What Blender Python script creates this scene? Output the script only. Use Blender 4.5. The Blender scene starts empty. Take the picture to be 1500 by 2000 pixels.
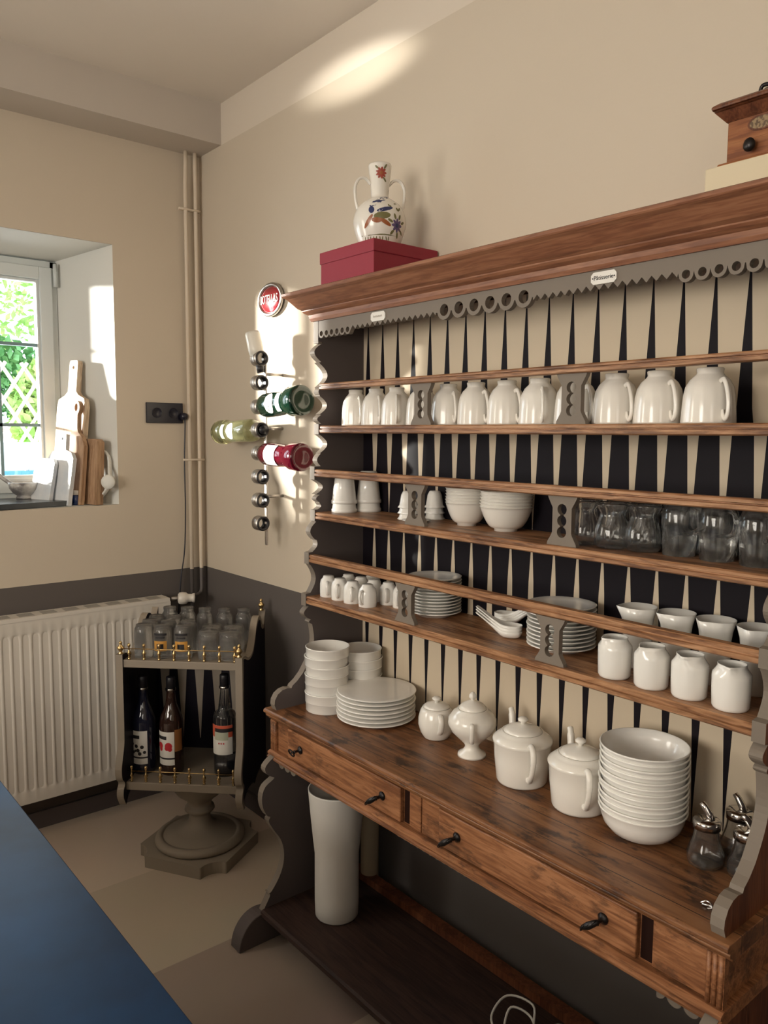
import bpy, math, random
from mathutils import Vector, Matrix
random.seed(7)
C = bpy.context.scene.collection
PI = math.pi
# ------------------------------------------------------------------ camera
S = 0.92
cd = bpy.data.cameras.new('camera'); cam = bpy.data.objects.new('camera', cd); C.objects.link(cam)
bpy.context.scene.camera = cam
yaw, pitch, roll, FPX = 0.87686, -0.098577, 0.0066, 1546.58
fwd = Vector((-math.sin(yaw)*math.cos(pitch), math.cos(yaw)*math.cos(pitch), math.sin(pitch)))
rgt0 = Vector((math.cos(yaw), math.sin(yaw), 0)); up0 = rgt0.cross(fwd)
rgt = math.cos(roll)*rgt0 + math.sin(roll)*up0; upv = -math.sin(roll)*rgt0 + math.cos(roll)*up0
m = Matrix((rgt, upv, -fwd)).transposed().to_4x4(); m.translation = Vector((3.2183, -1.6354, 1.5834))
cam.matrix_world = m
cd.sensor_fit = 'VERTICAL'; cd.sensor_height = 36; cd.lens = FPX*36/2000; cd.clip_start = 0.05
# ------------------------------------------------------------------ world, light, exposure
sc = bpy.context.scene
sc.view_settings.view_transform = 'Standard'; sc.view_settings.look = 'None'
sc.view_settings.gamma = 1; sc.view_settings.exposure = 0.75
try:
    sc.cycles.max_bounces = 10; sc.cycles.diffuse_bounces = 5; sc.cycles.transmission_bounces = 12
    sc.cycles.transparent_max_bounces = 12; sc.cycles.sample_clamp_indirect = 4; sc.cycles.use_denoising = True
    sc.cycles.caustics_reflective = False; sc.cycles.caustics_refractive = False
except Exception: pass
w = bpy.data.worlds.new('world'); sc.world = w; w.use_nodes = True
bg = w.node_tree.nodes['Background']; bg.inputs[0].default_value = (0.78, 0.9, 1.0, 1); bg.inputs[1].default_value = 2.2
sd = bpy.data.lights.new('sun', 'SUN'); sun = bpy.data.objects.new('sun', sd); C.objects.link(sun)
sd.energy = 24; sd.angle = math.radians(5); sd.color = (1, 0.96, 0.87)
sdir = Vector((1, 0.80, -0.13)).normalized()
sun.rotation_euler = sdir.to_track_quat('-Z', 'Y').to_euler()
def area(name, loc, target, sx, sy, e, col):
    d = bpy.data.lights.new(name, 'AREA'); o = bpy.data.objects.new(name, d); C.objects.link(o)
    d.shape = 'RECTANGLE'; d.size = sx; d.size_y = sy; d.energy = e; d.color = col
    o.location = loc; o.rotation_euler = (Vector(target)-Vector(loc)).to_track_quat('-Z', 'Y').to_euler(); return o
area('fill_light_2', (0.03, -3.05, 1.75), (1.5, -3.05, 1.75), 1.2, 1.2, 34, (1.0, 0.93, 0.82))  # fill lamp on the closed wall, inside an unseen window frame
area('fill_light_3', (2.3, -4.52, 1.75), (2.1, -3, 1.6), 1.8, 1.3, 62, (1.0, 0.93, 0.83))  # added fill from behind the camera, no opening in the wall
area('daylight_window_1', (-0.40, -0.98, 1.80), (1.5, -0.98, 1.7), 0.85, 0.85, 5, (0.85, 0.95, 1.0))
area('fill_light_4', (4.87, -2.9, 1.7), (3, -2.6, 1.45), 1.5, 1.3, 12, (1.0, 0.94, 0.84))  # added to brighten the radiator, left wall and stand; unseen source
# added unseen spot lamp casts the patch high on the wall; assumed sun reflection
pd = bpy.data.lights.new('added_glint_spot', 'SPOT'); po = bpy.data.objects.new('added_glint_spot', pd); C.objects.link(po)
pd.energy = 1500; pd.spot_size = math.radians(3.0); pd.spot_blend = 1.0; pd.shadow_soft_size = 0.02; pd.color = (1, 0.95, 0.85)
po.location = (4.6, -0.95, 2.5); po.rotation_euler = (Vector((1.11, 0, 2.735))-po.location).to_track_quat('-Z', 'Y').to_euler()
# ------------------------------------------------------------------ materials
MT = {}
def mat(name, col, rough=0.5, metal=0.0, trans=0.0, ior=1.5, coat=0.0, bump=None, spec=None, noise=None):
    if name in MT: return MT[name]
    M = bpy.data.materials.new(name); M.use_nodes = True; nt = M.node_tree; b = nt.nodes['Principled BSDF']
    b.inputs['Base Color'].default_value = (*col, 1); b.inputs['Roughness'].default_value = rough
    b.inputs['Metallic'].default_value = metal; b.inputs['Transmission Weight'].default_value = trans
    b.inputs['IOR'].default_value = ior; b.inputs['Coat Weight'].default_value = coat
    if spec is not None: b.inputs['Specular IOR Level'].default_value = spec
    if noise:   # (scale, amount, second colour)
        tc = nt.nodes.new('ShaderNodeTexCoord'); n = nt.nodes.new('ShaderNodeTexNoise'); n.inputs['Scale'].default_value = noise[0]; n.inputs['Detail'].default_value = 6
        r = nt.nodes.new('ShaderNodeValToRGB'); r.color_ramp.elements[0].position = 0.5-noise[1]; r.color_ramp.elements[1].position = 0.5+noise[1]
        r.color_ramp.elements[0].color = (*col, 1); r.color_ramp.elements[1].color = (*noise[2], 1)
        nt.links.new(tc.outputs['Object'], n.inputs['Vector']); nt.links.new(n.outputs[0], r.inputs[0]); nt.links.new(r.outputs[0], b.inputs['Base Color'])
    if bump:
        tc = nt.nodes.new('ShaderNodeTexCoord'); n = nt.nodes.new('ShaderNodeTexNoise'); n.inputs['Scale'].default_value = bump[0]; n.inputs['Detail'].default_value = 4
        bp = nt.nodes.new('ShaderNodeBump'); bp.inputs['Strength'].default_value = bump[1]; bp.inputs['Distance'].default_value = bump[2]
        nt.links.new(tc.outputs['Object'], n.inputs['Vector']); nt.links.new(n.outputs[0], bp.inputs['Height']); nt.links.new(bp.outputs[0], b.inputs['Normal'])
    MT[name] = M; return M
def wood(name, dark, mid, light, scale=(1.2, 14, 14), rough=0.42, wear=0.35, seams=(), wearcol=(0.05, 0.025, 0.015)):
    if name in MT: return MT[name]
    M = bpy.data.materials.new(name); M.use_nodes = True; nt = M.node_tree; L = nt.links.new; b = nt.nodes['Principled BSDF']
    tc = nt.nodes.new('ShaderNodeTexCoord'); mp = nt.nodes.new('ShaderNodeMapping'); mp.inputs['Scale'].default_value = scale
    L(tc.outputs['Object'], mp.inputs[0])
    n1 = nt.nodes.new('ShaderNodeTexNoise'); n1.inputs['Scale'].default_value = 2.2; n1.inputs['Detail'].default_value = 8; n1.inputs['Distortion'].default_value = 1.2
    L(mp.outputs[0], n1.inputs['Vector'])
    wv = nt.nodes.new('ShaderNodeTexNoise'); wv.inputs['Scale'].default_value = 7; wv.inputs['Detail'].default_value = 8; wv.inputs['Distortion'].default_value = 1.5
    L(mp.outputs[0], wv.inputs['Vector'])
    ad = nt.nodes.new('ShaderNodeMix'); ad.inputs[0].default_value = 0.5; L(n1.outputs[0], ad.inputs[2]); L(wv.outputs[0], ad.inputs[3])
    r = nt.nodes.new('ShaderNodeValToRGB'); e = r.color_ramp.elements; e[0].position = 0.40; e[0].color = (*dark, 1); e[1].position = 0.60; e[1].color = (*light, 1)
    k = e.new(0.49); k.color = (*mid, 1); L(ad.outputs[0], r.inputs[0])
    n2 = nt.nodes.new('ShaderNodeTexNoise'); n2.inputs['Scale'].default_value = 5.5; n2.inputs['Detail'].default_value = 9; n2.inputs['Roughness'].default_value = 0.7
    m2 = nt.nodes.new('ShaderNodeMapping'); m2.inputs['Scale'].default_value = (1.6, 4, 4); L(tc.outputs['Object'], m2.inputs[0]); L(m2.outputs[0], n2.inputs['Vector'])
    r2 = nt.nodes.new('ShaderNodeValToRGB'); q = r2.color_ramp.elements; q[0].position = 0.54; q[0].color = (0, 0, 0, 1); q[1].position = 0.62 if wear > 0.5 else 0.72; q[1].color = (wear, wear, wear, 1); L(n2.outputs[0], r2.inputs[0])
    mx = nt.nodes.new('ShaderNodeMix'); mx.data_type = 'RGBA'; L(r2.outputs[0], mx.inputs[0]); L(r.outputs[0], mx.inputs[6]); mx.inputs[7].default_value = (*wearcol, 1)
    out = mx.outputs[2]
    if seams:
        sx_ = nt.nodes.new('ShaderNodeSeparateXYZ'); L(tc.outputs['Object'], sx_.inputs[0]); acc = None
        for y_ in seams:
            cm = nt.nodes.new('ShaderNodeMath'); cm.operation = 'COMPARE'; cm.inputs[1].default_value = y_; cm.inputs[2].default_value = 0.0013; L(sx_.outputs[1], cm.inputs[0])
            if acc is None: acc = cm.outputs[0]
            else:
                a_ = nt.nodes.new('ShaderNodeMath'); a_.operation = 'ADD'; L(acc, a_.inputs[0]); L(cm.outputs[0], a_.inputs[1]); acc = a_.outputs[0]
        m3 = nt.nodes.new('ShaderNodeMix'); m3.data_type = 'RGBA'; L(acc, m3.inputs[0]); L(out, m3.inputs[6]); m3.inputs[7].default_value = (0.03, 0.014, 0.009, 1); out = m3.outputs[2]
    L(out, b.inputs['Base Color']); b.inputs['Roughness'].default_value = rough; b.inputs['Specular IOR Level'].default_value = 0.35
    bp = nt.nodes.new('ShaderNodeBump'); bp.inputs['Strength'].default_value = 0.35; bp.inputs['Distance'].default_value = 0.002; L(ad.outputs[0], bp.inputs['Height']); L(bp.outputs[0], b.inputs['Normal'])
    MT[name] = M; return M
GREY = (0.185, 0.155, 0.125)
def wall_mat(name, lower=(0.112, 0.098, 0.092), upper=(0.58, 0.508, 0.41), top=None, zp=0.986, ztop=9, rough=0.85):
    M = bpy.data.materials.new(name); M.use_nodes = True; nt = M.node_tree; L = nt.links.new; b = nt.nodes['Principled BSDF']
    g = nt.nodes.new('ShaderNodeNewGeometry'); s = nt.nodes.new('ShaderNodeSeparateXYZ'); L(g.outputs['Position'], s.inputs[0])
    def step(z):
        n = nt.nodes.new('ShaderNodeMath'); n.operation = 'GREATER_THAN'; n.inputs[1].default_value = z; L(s.outputs[2], n.inputs[0]); return n
    a = nt.nodes.new('ShaderNodeMix'); a.data_type = 'RGBA'; L(step(zp).outputs[0], a.inputs[0]); a.inputs[6].default_value = (*lower, 1); a.inputs[7].default_value = (*upper, 1)
    o = a.outputs[2]
    if top:
        c = nt.nodes.new('ShaderNodeMix'); c.data_type = 'RGBA'; L(step(ztop).outputs[0], c.inputs[0]); L(o, c.inputs[6]); c.inputs[7].default_value = (*top, 1); o = c.outputs[2]
    L(o, b.inputs['Base Color']); b.inputs['Roughness'].default_value = rough; b.inputs['Specular IOR Level'].default_value = 0.25
    n = nt.nodes.new('ShaderNodeTexNoise'); n.inputs['Scale'].default_value = 140; n.inputs['Detail'].default_value = 3
    bp = nt.nodes.new('ShaderNodeBump'); bp.inputs['Strength'].default_value = 0.12; bp.inputs['Distance'].default_value = 0.0015; L(g.outputs['Position'], n.inputs['Vector']); L(n.outputs[0], bp.inputs['Height']); L(bp.outputs[0], b.inputs['Normal'])
    MT[name] = M; return M
CEIL = (0.74, 0.68, 0.61)
m_wall = wall_mat('wall_paint')
m_wallb = wall_mat('back_wall_paint', top=(0.66, 0.59, 0.50), ztop=2.753)
m_reveal = mat('reveal_paint', (0.72, 0.72, 0.68), 0.8)
m_ceil = mat('ceiling_paint', CEIL, 0.9)
m_grey = mat('taupe_paint', GREY, 0.6, spec=0.3, bump=(60, 0.15, 0.001))
m_stand = mat('stand_taupe_paint', (0.25, 0.21, 0.165), 0.6, spec=0.3, bump=(60, 0.15, 0.001))
m_dgrey = mat('dark_grey', (0.095, 0.078, 0.075), 0.6, spec=0.25, bump=(60, 0.15, 0.001))
m_black = mat('black_paint', (0.008, 0.006, 0.012), 0.45, spec=0.2)
m_cer = mat('white_porcelain', (0.80, 0.785, 0.745), 0.18, coat=0.3)
m_cer2 = mat('cream_porcelain', (0.78, 0.75, 0.69), 0.2, coat=0.3)
m_vase = mat('matt_white_plastic', (0.72, 0.70, 0.66), 0.45)
m_glass = mat('clear_glass', (0.97, 0.97, 0.96), 0.015, trans=0.985, ior=1.45)
nt = m_glass.node_tree; pb = nt.nodes['Principled BSDF']; tr = nt.nodes.new('ShaderNodeBsdfTransparent'); mx_ = nt.nodes.new('ShaderNodeMixShader'); mx_.inputs[0].default_value = 0.12
nt.links.new(pb.outputs[0], mx_.inputs[1]); nt.links.new(tr.outputs[0], mx_.inputs[2]); nt.links.new(mx_.outputs[0], nt.nodes['Material Output'].inputs[0])
m_glass2 = m_glass.copy(); m_glass2.name = 'cut_glass'; m_glass2.node_tree.nodes['Principled BSDF'].inputs['Transmission Weight'].default_value = 0.93; m_glass2.node_tree.nodes['Mix Shader'].inputs[0].default_value = 0.30
m_chrome = mat('polished_steel', (0.62, 0.6, 0.58), 0.15, 1.0)
m_steel = mat('brushed_steel', (0.45, 0.42, 0.39), 0.35, 1.0)
m_brass = mat('brass', (0.62, 0.45, 0.22), 0.25, 1.0)
m_iron = mat('dark_iron', (0.03, 0.027, 0.027), 0.35, 0.8)
m_rub = mat('black_rubber', (0.012, 0.011, 0.014), 0.4)
m_plas = mat('black_plastic', (0.010, 0.010, 0.020), 0.3)
m_rad = mat('white_enamel', (0.66, 0.62, 0.56), 0.35)
m_pvc = mat('white_window_frame', (0.62, 0.66, 0.66), 0.35)
m_pine = wood('aged_pine', (0.15, 0.059, 0.026), (0.25, 0.106, 0.046), (0.36, 0.165, 0.078), wear=0.6)
m_pinec = wood('cornice_pine', (0.17, 0.066, 0.034), (0.235, 0.098, 0.050), (0.29, 0.13, 0.068), wear=0.2)
m_top = wood('worn_worktop_pine', (0.10, 0.041, 0.018), (0.175, 0.074, 0.030), (0.25, 0.115, 0.050), scale=(0.9, 7, 7), seams=(-0.155+0.2, -0.265+0.2, -0.345+0.2), wear=0.9, rough=0.36, wearcol=(0.035, 0.016, 0.010))
m_shelf = wood('shelf_pine', (0.13, 0.055, 0.025), (0.29, 0.14, 0.065), (0.44, 0.24, 0.125), wear=0.5)
m_side = wood('red_brown_side_board', (0.07, 0.022, 0.010), (0.12, 0.04, 0.018), (0.17, 0.062, 0.028), scale=(14, 14, 1.2), wear=0.3)
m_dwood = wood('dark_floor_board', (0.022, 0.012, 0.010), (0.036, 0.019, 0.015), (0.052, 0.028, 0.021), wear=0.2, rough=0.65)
m_board = wood('pale_board_wood', (0.42, 0.30, 0.20), (0.56, 0.43, 0.30), (0.66, 0.54, 0.40), scale=(14, 14, 1.5), rough=0.6, wear=0.1)
m_board2 = wood('brown_board_wood', (0.24, 0.14, 0.075), (0.36, 0.22, 0.13), (0.46, 0.30, 0.18), scale=(14, 14, 1.5), rough=0.6, wear=0.1)
m_grind = wood('grinder_beech', (0.16, 0.05, 0.018), (0.24, 0.085, 0.03), (0.30, 0.12, 0.045), wear=0.3)
m_red = mat('red_cloth_card', (0.27, 0.016, 0.035), 0.6)
m_cream = mat('cream_card', (0.62, 0.54, 0.38), 0.7)
m_slate = mat('black_slate', (0.022, 0.028, 0.034), 0.25, noise=(6, 0.2, (0.05, 0.06, 0.07)))
m_marble = mat('white_marble', (0.72, 0.72, 0.72), 0.3, noise=(9, 0.12, (0.5, 0.55, 0.6)))
m_mortar = mat('grey_marble', (0.60, 0.58, 0.54), 0.3, noise=(14, 0.08, (0.16, 0.15, 0.15)))
m_table = mat('dark_blue_tabletop', (0.003, 0.010, 0.028), 0.42, spec=0.16, noise=(3.5, 0.22, (0.004, 0.036, 0.105)), bump=(40, 0.1, 0.001))
m_white = mat('white_label', (0.75, 0.73, 0.68), 0.6)
m_ink = mat('black_ink', (0.015, 0.013, 0.015), 0.6)
m_lred = mat('red_print', (0.5, 0.02, 0.03), 0.6)
m_lora = mat('amber_print', (0.55, 0.27, 0.05), 0.6)
# backboard: long black wedges on cream, as on a backgammon board
def wedge_mat():
    M = bpy.data.materials.new('wedge_painted_board'); M.use_nodes = True; nt = M.node_tree; L = nt.links.new; b = nt.nodes['Principled BSDF']
    g = nt.nodes.new('ShaderNodeNewGeometry'); s = nt.nodes.new('ShaderNodeSeparateXYZ'); L(g.outputs['Position'], s.inputs[0])
    def mth(op, a, v=None, v2=None):
        n = nt.nodes.new('ShaderNodeMath'); n.operation = op
        if hasattr(a, 'links'): L(a, n.inputs[0])
        else: n.inputs[0].default_value = a
        if v is not None:
            if hasattr(v, 'links'): L(v, n.inputs[1])
            else: n.inputs[1].default_value = v
        return n.outputs[0]
    u = mth('MULTIPLY', mth('SUBTRACT', s.outputs[0], 1.213-0.0721*20.5), 1/0.0721)
    d = mth('MULTIPLY', mth('ABSOLUTE', mth('SUBTRACT', mth('FRACT', u), 0.5)), 2.0)
    zz = mth('DIVIDE', mth('SUBTRACT', s.outputs[2], 0.7), 1.3)
    r = nt.nodes.new('ShaderNodeValToRGB'); L(zz, r.inputs[0])
    st = [(.745, .03), (1.060, .37), (1.064, .70), (1.20, .78), (1.315, .97), (1.345, .98), (1.46, .80), (1.59, .63), (1.64, .45), (1.735, .33), (1.925, .04)]
    e = r.color_ramp.elements
    for i, (z, v) in enumerate(st):
        p = (z-0.7)/1.3
        q = e[0] if i == 0 else (e[1] if i == len(st)-1 else e.new(p))
        if i == len(st)-1: q = [t for t in e if t.position == 1.0][0] if any(t.position == 1.0 for t in e) else e[-1]
        q.position = p; q.color = (v, v, v, 1)
    k = mth('LESS_THAN', d, r.outputs[0])
    mx = nt.nodes.new('ShaderNodeMix'); mx.data_type = 'RGBA'; L(k, mx.inputs[0]); mx.inputs[6].default_value = (0.56, 0.47, 0.35, 1); mx.inputs[7].default_value = (0.007, 0.005, 0.008, 1)
    L(mx.outputs[2], b.inputs['Base Color']); b.inputs['Roughness'].default_value = 0.6; b.inputs['Specular IOR Level'].default_value = 0.15
    return M
m_wedge = wedge_mat()
def floor_mat():
    M = bpy.data.materials.new('vinyl_floor_tiles'); M.use_nodes = True; nt = M.node_tree; L = nt.links.new; b = nt.nodes['Principled BSDF']
    g = nt.nodes.new('ShaderNodeNewGeometry'); sp = nt.nodes.new('ShaderNodeSeparateXYZ'); L(g.outputs['Position'], sp.inputs[0])
    dv = nt.nodes.new('ShaderNodeMath'); dv.operation = 'DIVIDE'; dv.inputs[1].default_value = 5.0; L(sp.outputs[0], dv.inputs[0])
    ck = nt.nodes.new('ShaderNodeValToRGB'); ck.color_ramp.interpolation = 'CONSTANT'; e = ck.color_ramp.elements; L(dv.outputs[0], ck.inputs[0])
    tn = [(0.56, 0.46, 0.375), (0.47, 0.395, 0.31), (0.32, 0.255, 0.215), (0.47, 0.395, 0.31), (0.32, 0.255, 0.215), (0.56, 0.46, 0.375), (0.32, 0.255, 0.215), (0.47, 0.395, 0.31), (0.32, 0.255, 0.215)]
    for i, c_ in enumerate(tn):
        q = e[0] if i == 0 else (e[1] if i == 1 else e.new(0.99)); q.position = 0 if i == 0 else (0.571+0.534*(i-1))/5; q.color = (*c_, 1)
    n = nt.nodes.new('ShaderNodeTexNoise'); n.inputs['Scale'].default_value = 3; n.inputs['Detail'].default_value = 5; L(g.outputs['Position'], n.inputs[0])
    mx = nt.nodes.new('ShaderNodeMix'); mx.data_type = 'RGBA'; mx.blend_type = 'MULTIPLY'; mx.inputs[0].default_value = 0.12; L(ck.outputs[0], mx.inputs[6]); L(n.outputs[1], mx.inputs[7])
    L(mx.outputs[2], b.inputs['Base Color']); b.inputs['Roughness'].default_value = 0.5
    return M
m_floor = floor_mat()
def pane_mat():
    M = bpy.data.materials.new('window_pane'); M.use_nodes = True; nt = M.node_tree; L = nt.links.new; nt.nodes.remove(nt.nodes['Principled BSDF'])
    o = nt.nodes['Material Output']; t = nt.nodes.new('ShaderNodeBsdfTransparent'); g = nt.nodes.new('ShaderNodeBsdfGlossy'); g.inputs['Roughness'].default_value = 0.02
    f = nt.nodes.new('ShaderNodeFresnel'); f.inputs[0].default_value = 1.45; x = nt.nodes.new('ShaderNodeMixShader')
    L(f.outputs[0], x.inputs[0]); L(t.outputs[0], x.inputs[1]); L(g.outputs[0], x.inputs[2]); L(x.outputs[0], o.inputs[0]); return M
m_pane = pane_mat()
# ------------------------------------------------------------------ helpers
def tag(o, label=None, cat=None, group=None, kind=None):
    if label: o['label'] = label
    if cat: o['category'] = cat
    if group: o['group'] = group
    if kind: o['kind'] = kind
    return o
def empty(name, loc=(0, 0, 0), rz=0, label=None, cat=None, group=None, kind=None):
    o = bpy.data.objects.new(name, None); C.objects.link(o); o.location = loc; o.rotation_euler = (0, 0, rz); o.empty_display_size = 0.05
    return tag(o, label, cat, group, kind)
class MB:
    def __init__(s): s.v = []; s.f = []; s.mi = []; s.sm = []
    def add(s, v, f, T=None, mi=0, smooth=False):
        n = len(s.v)
        s.v += [tuple(T @ Vector(p)) if T is not None else tuple(p) for p in v]
        for q in f: s.f.append(tuple(i+n for i in q)); s.mi.append(mi); s.sm.append(smooth)
        return s
    def box(s, x0, x1, y0, y1, z0, z1, T=None, mi=0):
        v = [(x, y, z) for x in (x0, x1) for y in (y0, y1) for z in (z0, z1)]
        return s.add(v, [(0, 1, 3, 2), (4, 6, 7, 5), (0, 4, 5, 1), (2, 3, 7, 6), (0, 2, 6, 4), (1, 5, 7, 3)], T, mi)
    def lathe(s, prof, seg=32, T=None, mi=0, flute=None, ex=1.0, ey=1.0):
        v = []; f = []; rings = []
        for r, z in prof:
            if r < 1e-6: rings.append([len(v)]); v.append((0, 0, z))
            else:
                ids = []
                for i in range(seg):
                    a = 2*PI*i/seg; rr = r*(1+(flute(a, z) if flute else 0)); ids.append(len(v)); v.append((rr*math.cos(a)*ex, rr*math.sin(a)*ey, z))
                rings.append(ids)
        for A, B in zip(rings, rings[1:]):
            if len(A) == 1 and len(B) == 1: continue
            for i in range(seg):
                j = (i+1) % seg
                if len(A) == 1: f.append((A[0], B[j], B[i]))
                elif len(B) == 1: f.append((A[i], A[j], B[0]))
                else: f.append((A[i], A[j], B[j], B[i]))
        return s.add(v, f, T, mi, True)
    def tube(s, pts, rad, seg=10, T=None, mi=0, flat=1.0, closed=False):
        P = [Vector(p) for p in pts]; n = len(P)
        R = rad if hasattr(rad, '__len__') else [rad]*n
        v = []; f = []; ref = None
        for i in range(n):
            t = (P[(i+1) % n]-P[i-1]) if closed else (P[min(i+1, n-1)]-P[max(i-1, 0)])
            t.normalize()
            if ref is None:
                ref = Vector((0, 0, 1)) if abs(t.z) < 0.9 else Vector((1, 0, 0))
            a = (ref-t*ref.dot(t)).normalized(); b = t.cross(a); ref = a
            for k in range(seg):
                c = 2*PI*k/seg; v.append(tuple(P[i]+a*(R[i]*math.cos(c))+b*(R[i]*flat*math.sin(c))))
        for i in range(n if closed else n-1):
            for k in range(seg):
                j = (k+1) % seg; i2 = (i+1) % n; f.append((i*seg+k, i*seg+j, i2*seg+j, i2*seg+k))
        if not closed: f.append(tuple(reversed(range(seg)))); f.append(tuple(range((n-1)*seg, n*seg)))
        return s.add(v, f, T, mi, True)
    def prism(s, poly, x0, x1, T=None, mi=0):      # poly in (y,z) pulled along x
        n = len(poly); v = [(x0, y, z) for y, z in poly]+[(x1, y, z) for y, z in poly]
        f = [(i, (i+1) % n, n+(i+1) % n, n+i) for i in range(n)]+[tuple(reversed(range(n))), tuple(range(n, 2*n))]
        return s.add(v, f, T, mi)
    def plate(s, outer, holes, th, T=None, mi=0):  # 2D outline with holes, thickness along local z (centred)
        cu = bpy.data.curves.new('c', 'CURVE'); cu.dimensions = '2D'; cu.fill_mode = 'BOTH'; cu.extrude = th/2
        for loop in [outer]+list(holes):
            sp = cu.splines.new('POLY'); sp.points.add(len(loop)-1)
            for p, (x, y) in zip(sp.points, loop): p.co = (x, y, 0, 1)
            sp.use_cyclic_u = True
        return s._curve(cu, T, mi)
    def text(s, body, size, th, T=None, mi=0, warp=None, sx=1.0):
        cu = bpy.data.curves.new('t', 'FONT'); cu.body = body; cu.size = size; cu.extrude = th/2; cu.align_x = 'CENTER'; cu.align_y = 'CENTER'; cu.resolution_u = 3
        return s._curve(cu, T, mi, warp, sx)
    def _curve(s, cu, T, mi, warp=None, sx=1.0):
        o = bpy.data.objects.new('tmp', cu); C.objects.link(o); dg = bpy.context.evaluated_depsgraph_get(); dg.update()
        me = bpy.data.meshes.new_from_object(o.evaluated_get(dg)); v = [(p.co.x*sx, p.co.y, p.co.z) for p in me.vertices]; f = [tuple(q.vertices) for q in me.polygons]
        if warp: v = [warp(*p) for p in v]
        bpy.data.objects.remove(o); bpy.data.curves.remove(cu); bpy.data.meshes.remove(me)
        return s.add(v, f, T, mi)
    def build(s, name, mats, parent=None, loc=None, rz=None, bevel=0, sub=0, label=None, cat=None, group=None, kind=None, recalc=True):
        me = bpy.data.meshes.new(name); me.from_pydata(s.v, [], s.f); me.validate(clean_customdata=False)
        for mm in (mats if isinstance(mats, (list, tuple)) else [mats]): me.materials.append(mm)
        if len(me.polygons) == len(s.f):
            me.polygons.foreach_set('material_index', s.mi); me.polygons.foreach_set('use_smooth', s.sm)
        if recalc:
            import bmesh
            bm = bmesh.new(); bm.from_mesh(me); bmesh.ops.recalc_face_normals(bm, faces=bm.faces); bm.to_mesh(me); bm.free()
        me.update(); o = bpy.data.objects.new(name, me); C.objects.link(o)
        if parent is not None: o.parent = parent
        if loc: o.location = loc
        if rz is not None: o.rotation_euler = (0, 0, rz)
        if bevel:
            b = o.modifiers.new('bevel', 'BEVEL'); b.width = bevel; b.segments = 2; b.limit_method = 'ANGLE'
        if sub:
            b = o.modifiers.new('sub', 'SUBSURF'); b.levels = sub; b.render_levels = sub
        return tag(o, label, cat, group, kind)
def dup(root, loc=None, rz=None, label=None, group=None, parent=None, scale=None):
    def cp(o, par):
        c = o.copy(); C.objects.link(c)
        if par is not None: c.parent = par
        for ch in list(o.children): cp(ch, c)
        return c
    c = cp(root, parent)
    if loc: c.location = loc
    if rz is not None: c.rotation_euler = (0, 0, rz)
    if scale: c.scale = scale
    if label: c['label'] = label
    if group: c['group'] = group
    return c
def T(loc=(0, 0, 0), rx=0, ry=0, rz=0): return Matrix.Translation(loc) @ Matrix.Rotation(rz, 4, 'Z') @ Matrix.Rotation(ry, 4, 'Y') @ Matrix.Rotation(rx, 4, 'X')
def circ(cx, cy, r, n=20, ry=None): return [(cx+r*math.cos(2*PI*i/n), cy+(ry or r)*math.sin(2*PI*i/n)) for i in range(n)]
def spline(P, k=5, closed=False):
    out = []; n = len(P); Q = [Vector(p) for p in P]
    for i in range(n if closed else n-1):
        p0 = Q[i-1] if (i or closed) else Q[0]; p1 = Q[i]; p2 = Q[(i+1) % n]; p3 = Q[(i+2) % n] if (closed or i+2 < n) else Q[-1]
        for j in range(k):
            t = j/k; out.append(tuple(0.5*((2*p1)+(-p0+p2)*t+(2*p0-5*p1+4*p2-p3)*t*t+(-p0+3*p1-3*p2+p3)*t**3)))
    if not closed: out.append(tuple(Q[-1]))
    return out
FRONT = Matrix.Rotation(PI/2, 4, 'X')       # local (x,y,z) -> (x,-z,y): a plate facing -Y
# ------------------------------------------------------------------ room
ZC, ZB, BX = 2.915, 2.753, 0.196
XR, YF = 4.9, -4.6
def struct(name, b, mt, **k): return b.build(name, mt, kind='structure', **k)
struct('floor', MB().box(0, XR, YF, 0, -0.05, 0), m_floor)
struct('ceiling', MB().box(-0.45, XR, YF, 0.1, ZC, ZC+0.05), m_ceil)
struct('trim_1', MB().box(0, BX, YF, 0, ZB, ZC), mat('beam_darkened', (0.52, 0.47, 0.415), 0.9))  # ceiling colour darkened on the beam to offset the light it catches
struct('wall_back', MB().box(-0.45, XR, 0, 0.1, -0.05, ZC), m_wallb)
struct('wall_right', MB().box(XR, XR+0.1, YF, 0.1, -0.05, ZC), m_wall)
struct('wall_front', MB().box(-0.45, XR+0.1, YF-0.1, YF, -0.05, ZC), m_wall)
# window wall with a splayed opening
b = MB(); Y0, Y1, z0, z1 = -0.388, -1.60, 1.285, 2.332; y0, y1, z2 = -0.505, -1.48, 2.302; XI = -0.33
b.box(-0.45, 0, Y0, 0, -0.05, ZB); b.box(-0.45, 0, YF, Y1, -0.05, ZC); b.box(-0.45, 0, Y1, Y0, -0.05, z0-0.001); b.box(-0.45, 0, Y1, Y0, z1+0.001, ZC)
b.box(-0.45, 0, Y0, 0, ZB, ZC)
wl = struct('wall_left', b, m_wall)
b = MB()
F = [(0, Y0, z0), (0, Y0, z1), (XI, y0, z2), (XI, y0, z0), (0, Y1, z0), (0, Y1, z1), (XI, y1, z2), (XI, y1, z0)]
def wedge(A): b.add(A, [(0, 1, 2, 3)])
b.add(F, [(0, 1, 2, 3), (4, 7, 6, 5), (1, 5, 6, 2), (0, 3, 7, 4)])
B2 = [(-0.45, Y0+0.0, z0), (-0.45, Y0, z1), (XI-0.06, Y0, z1)]
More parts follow.
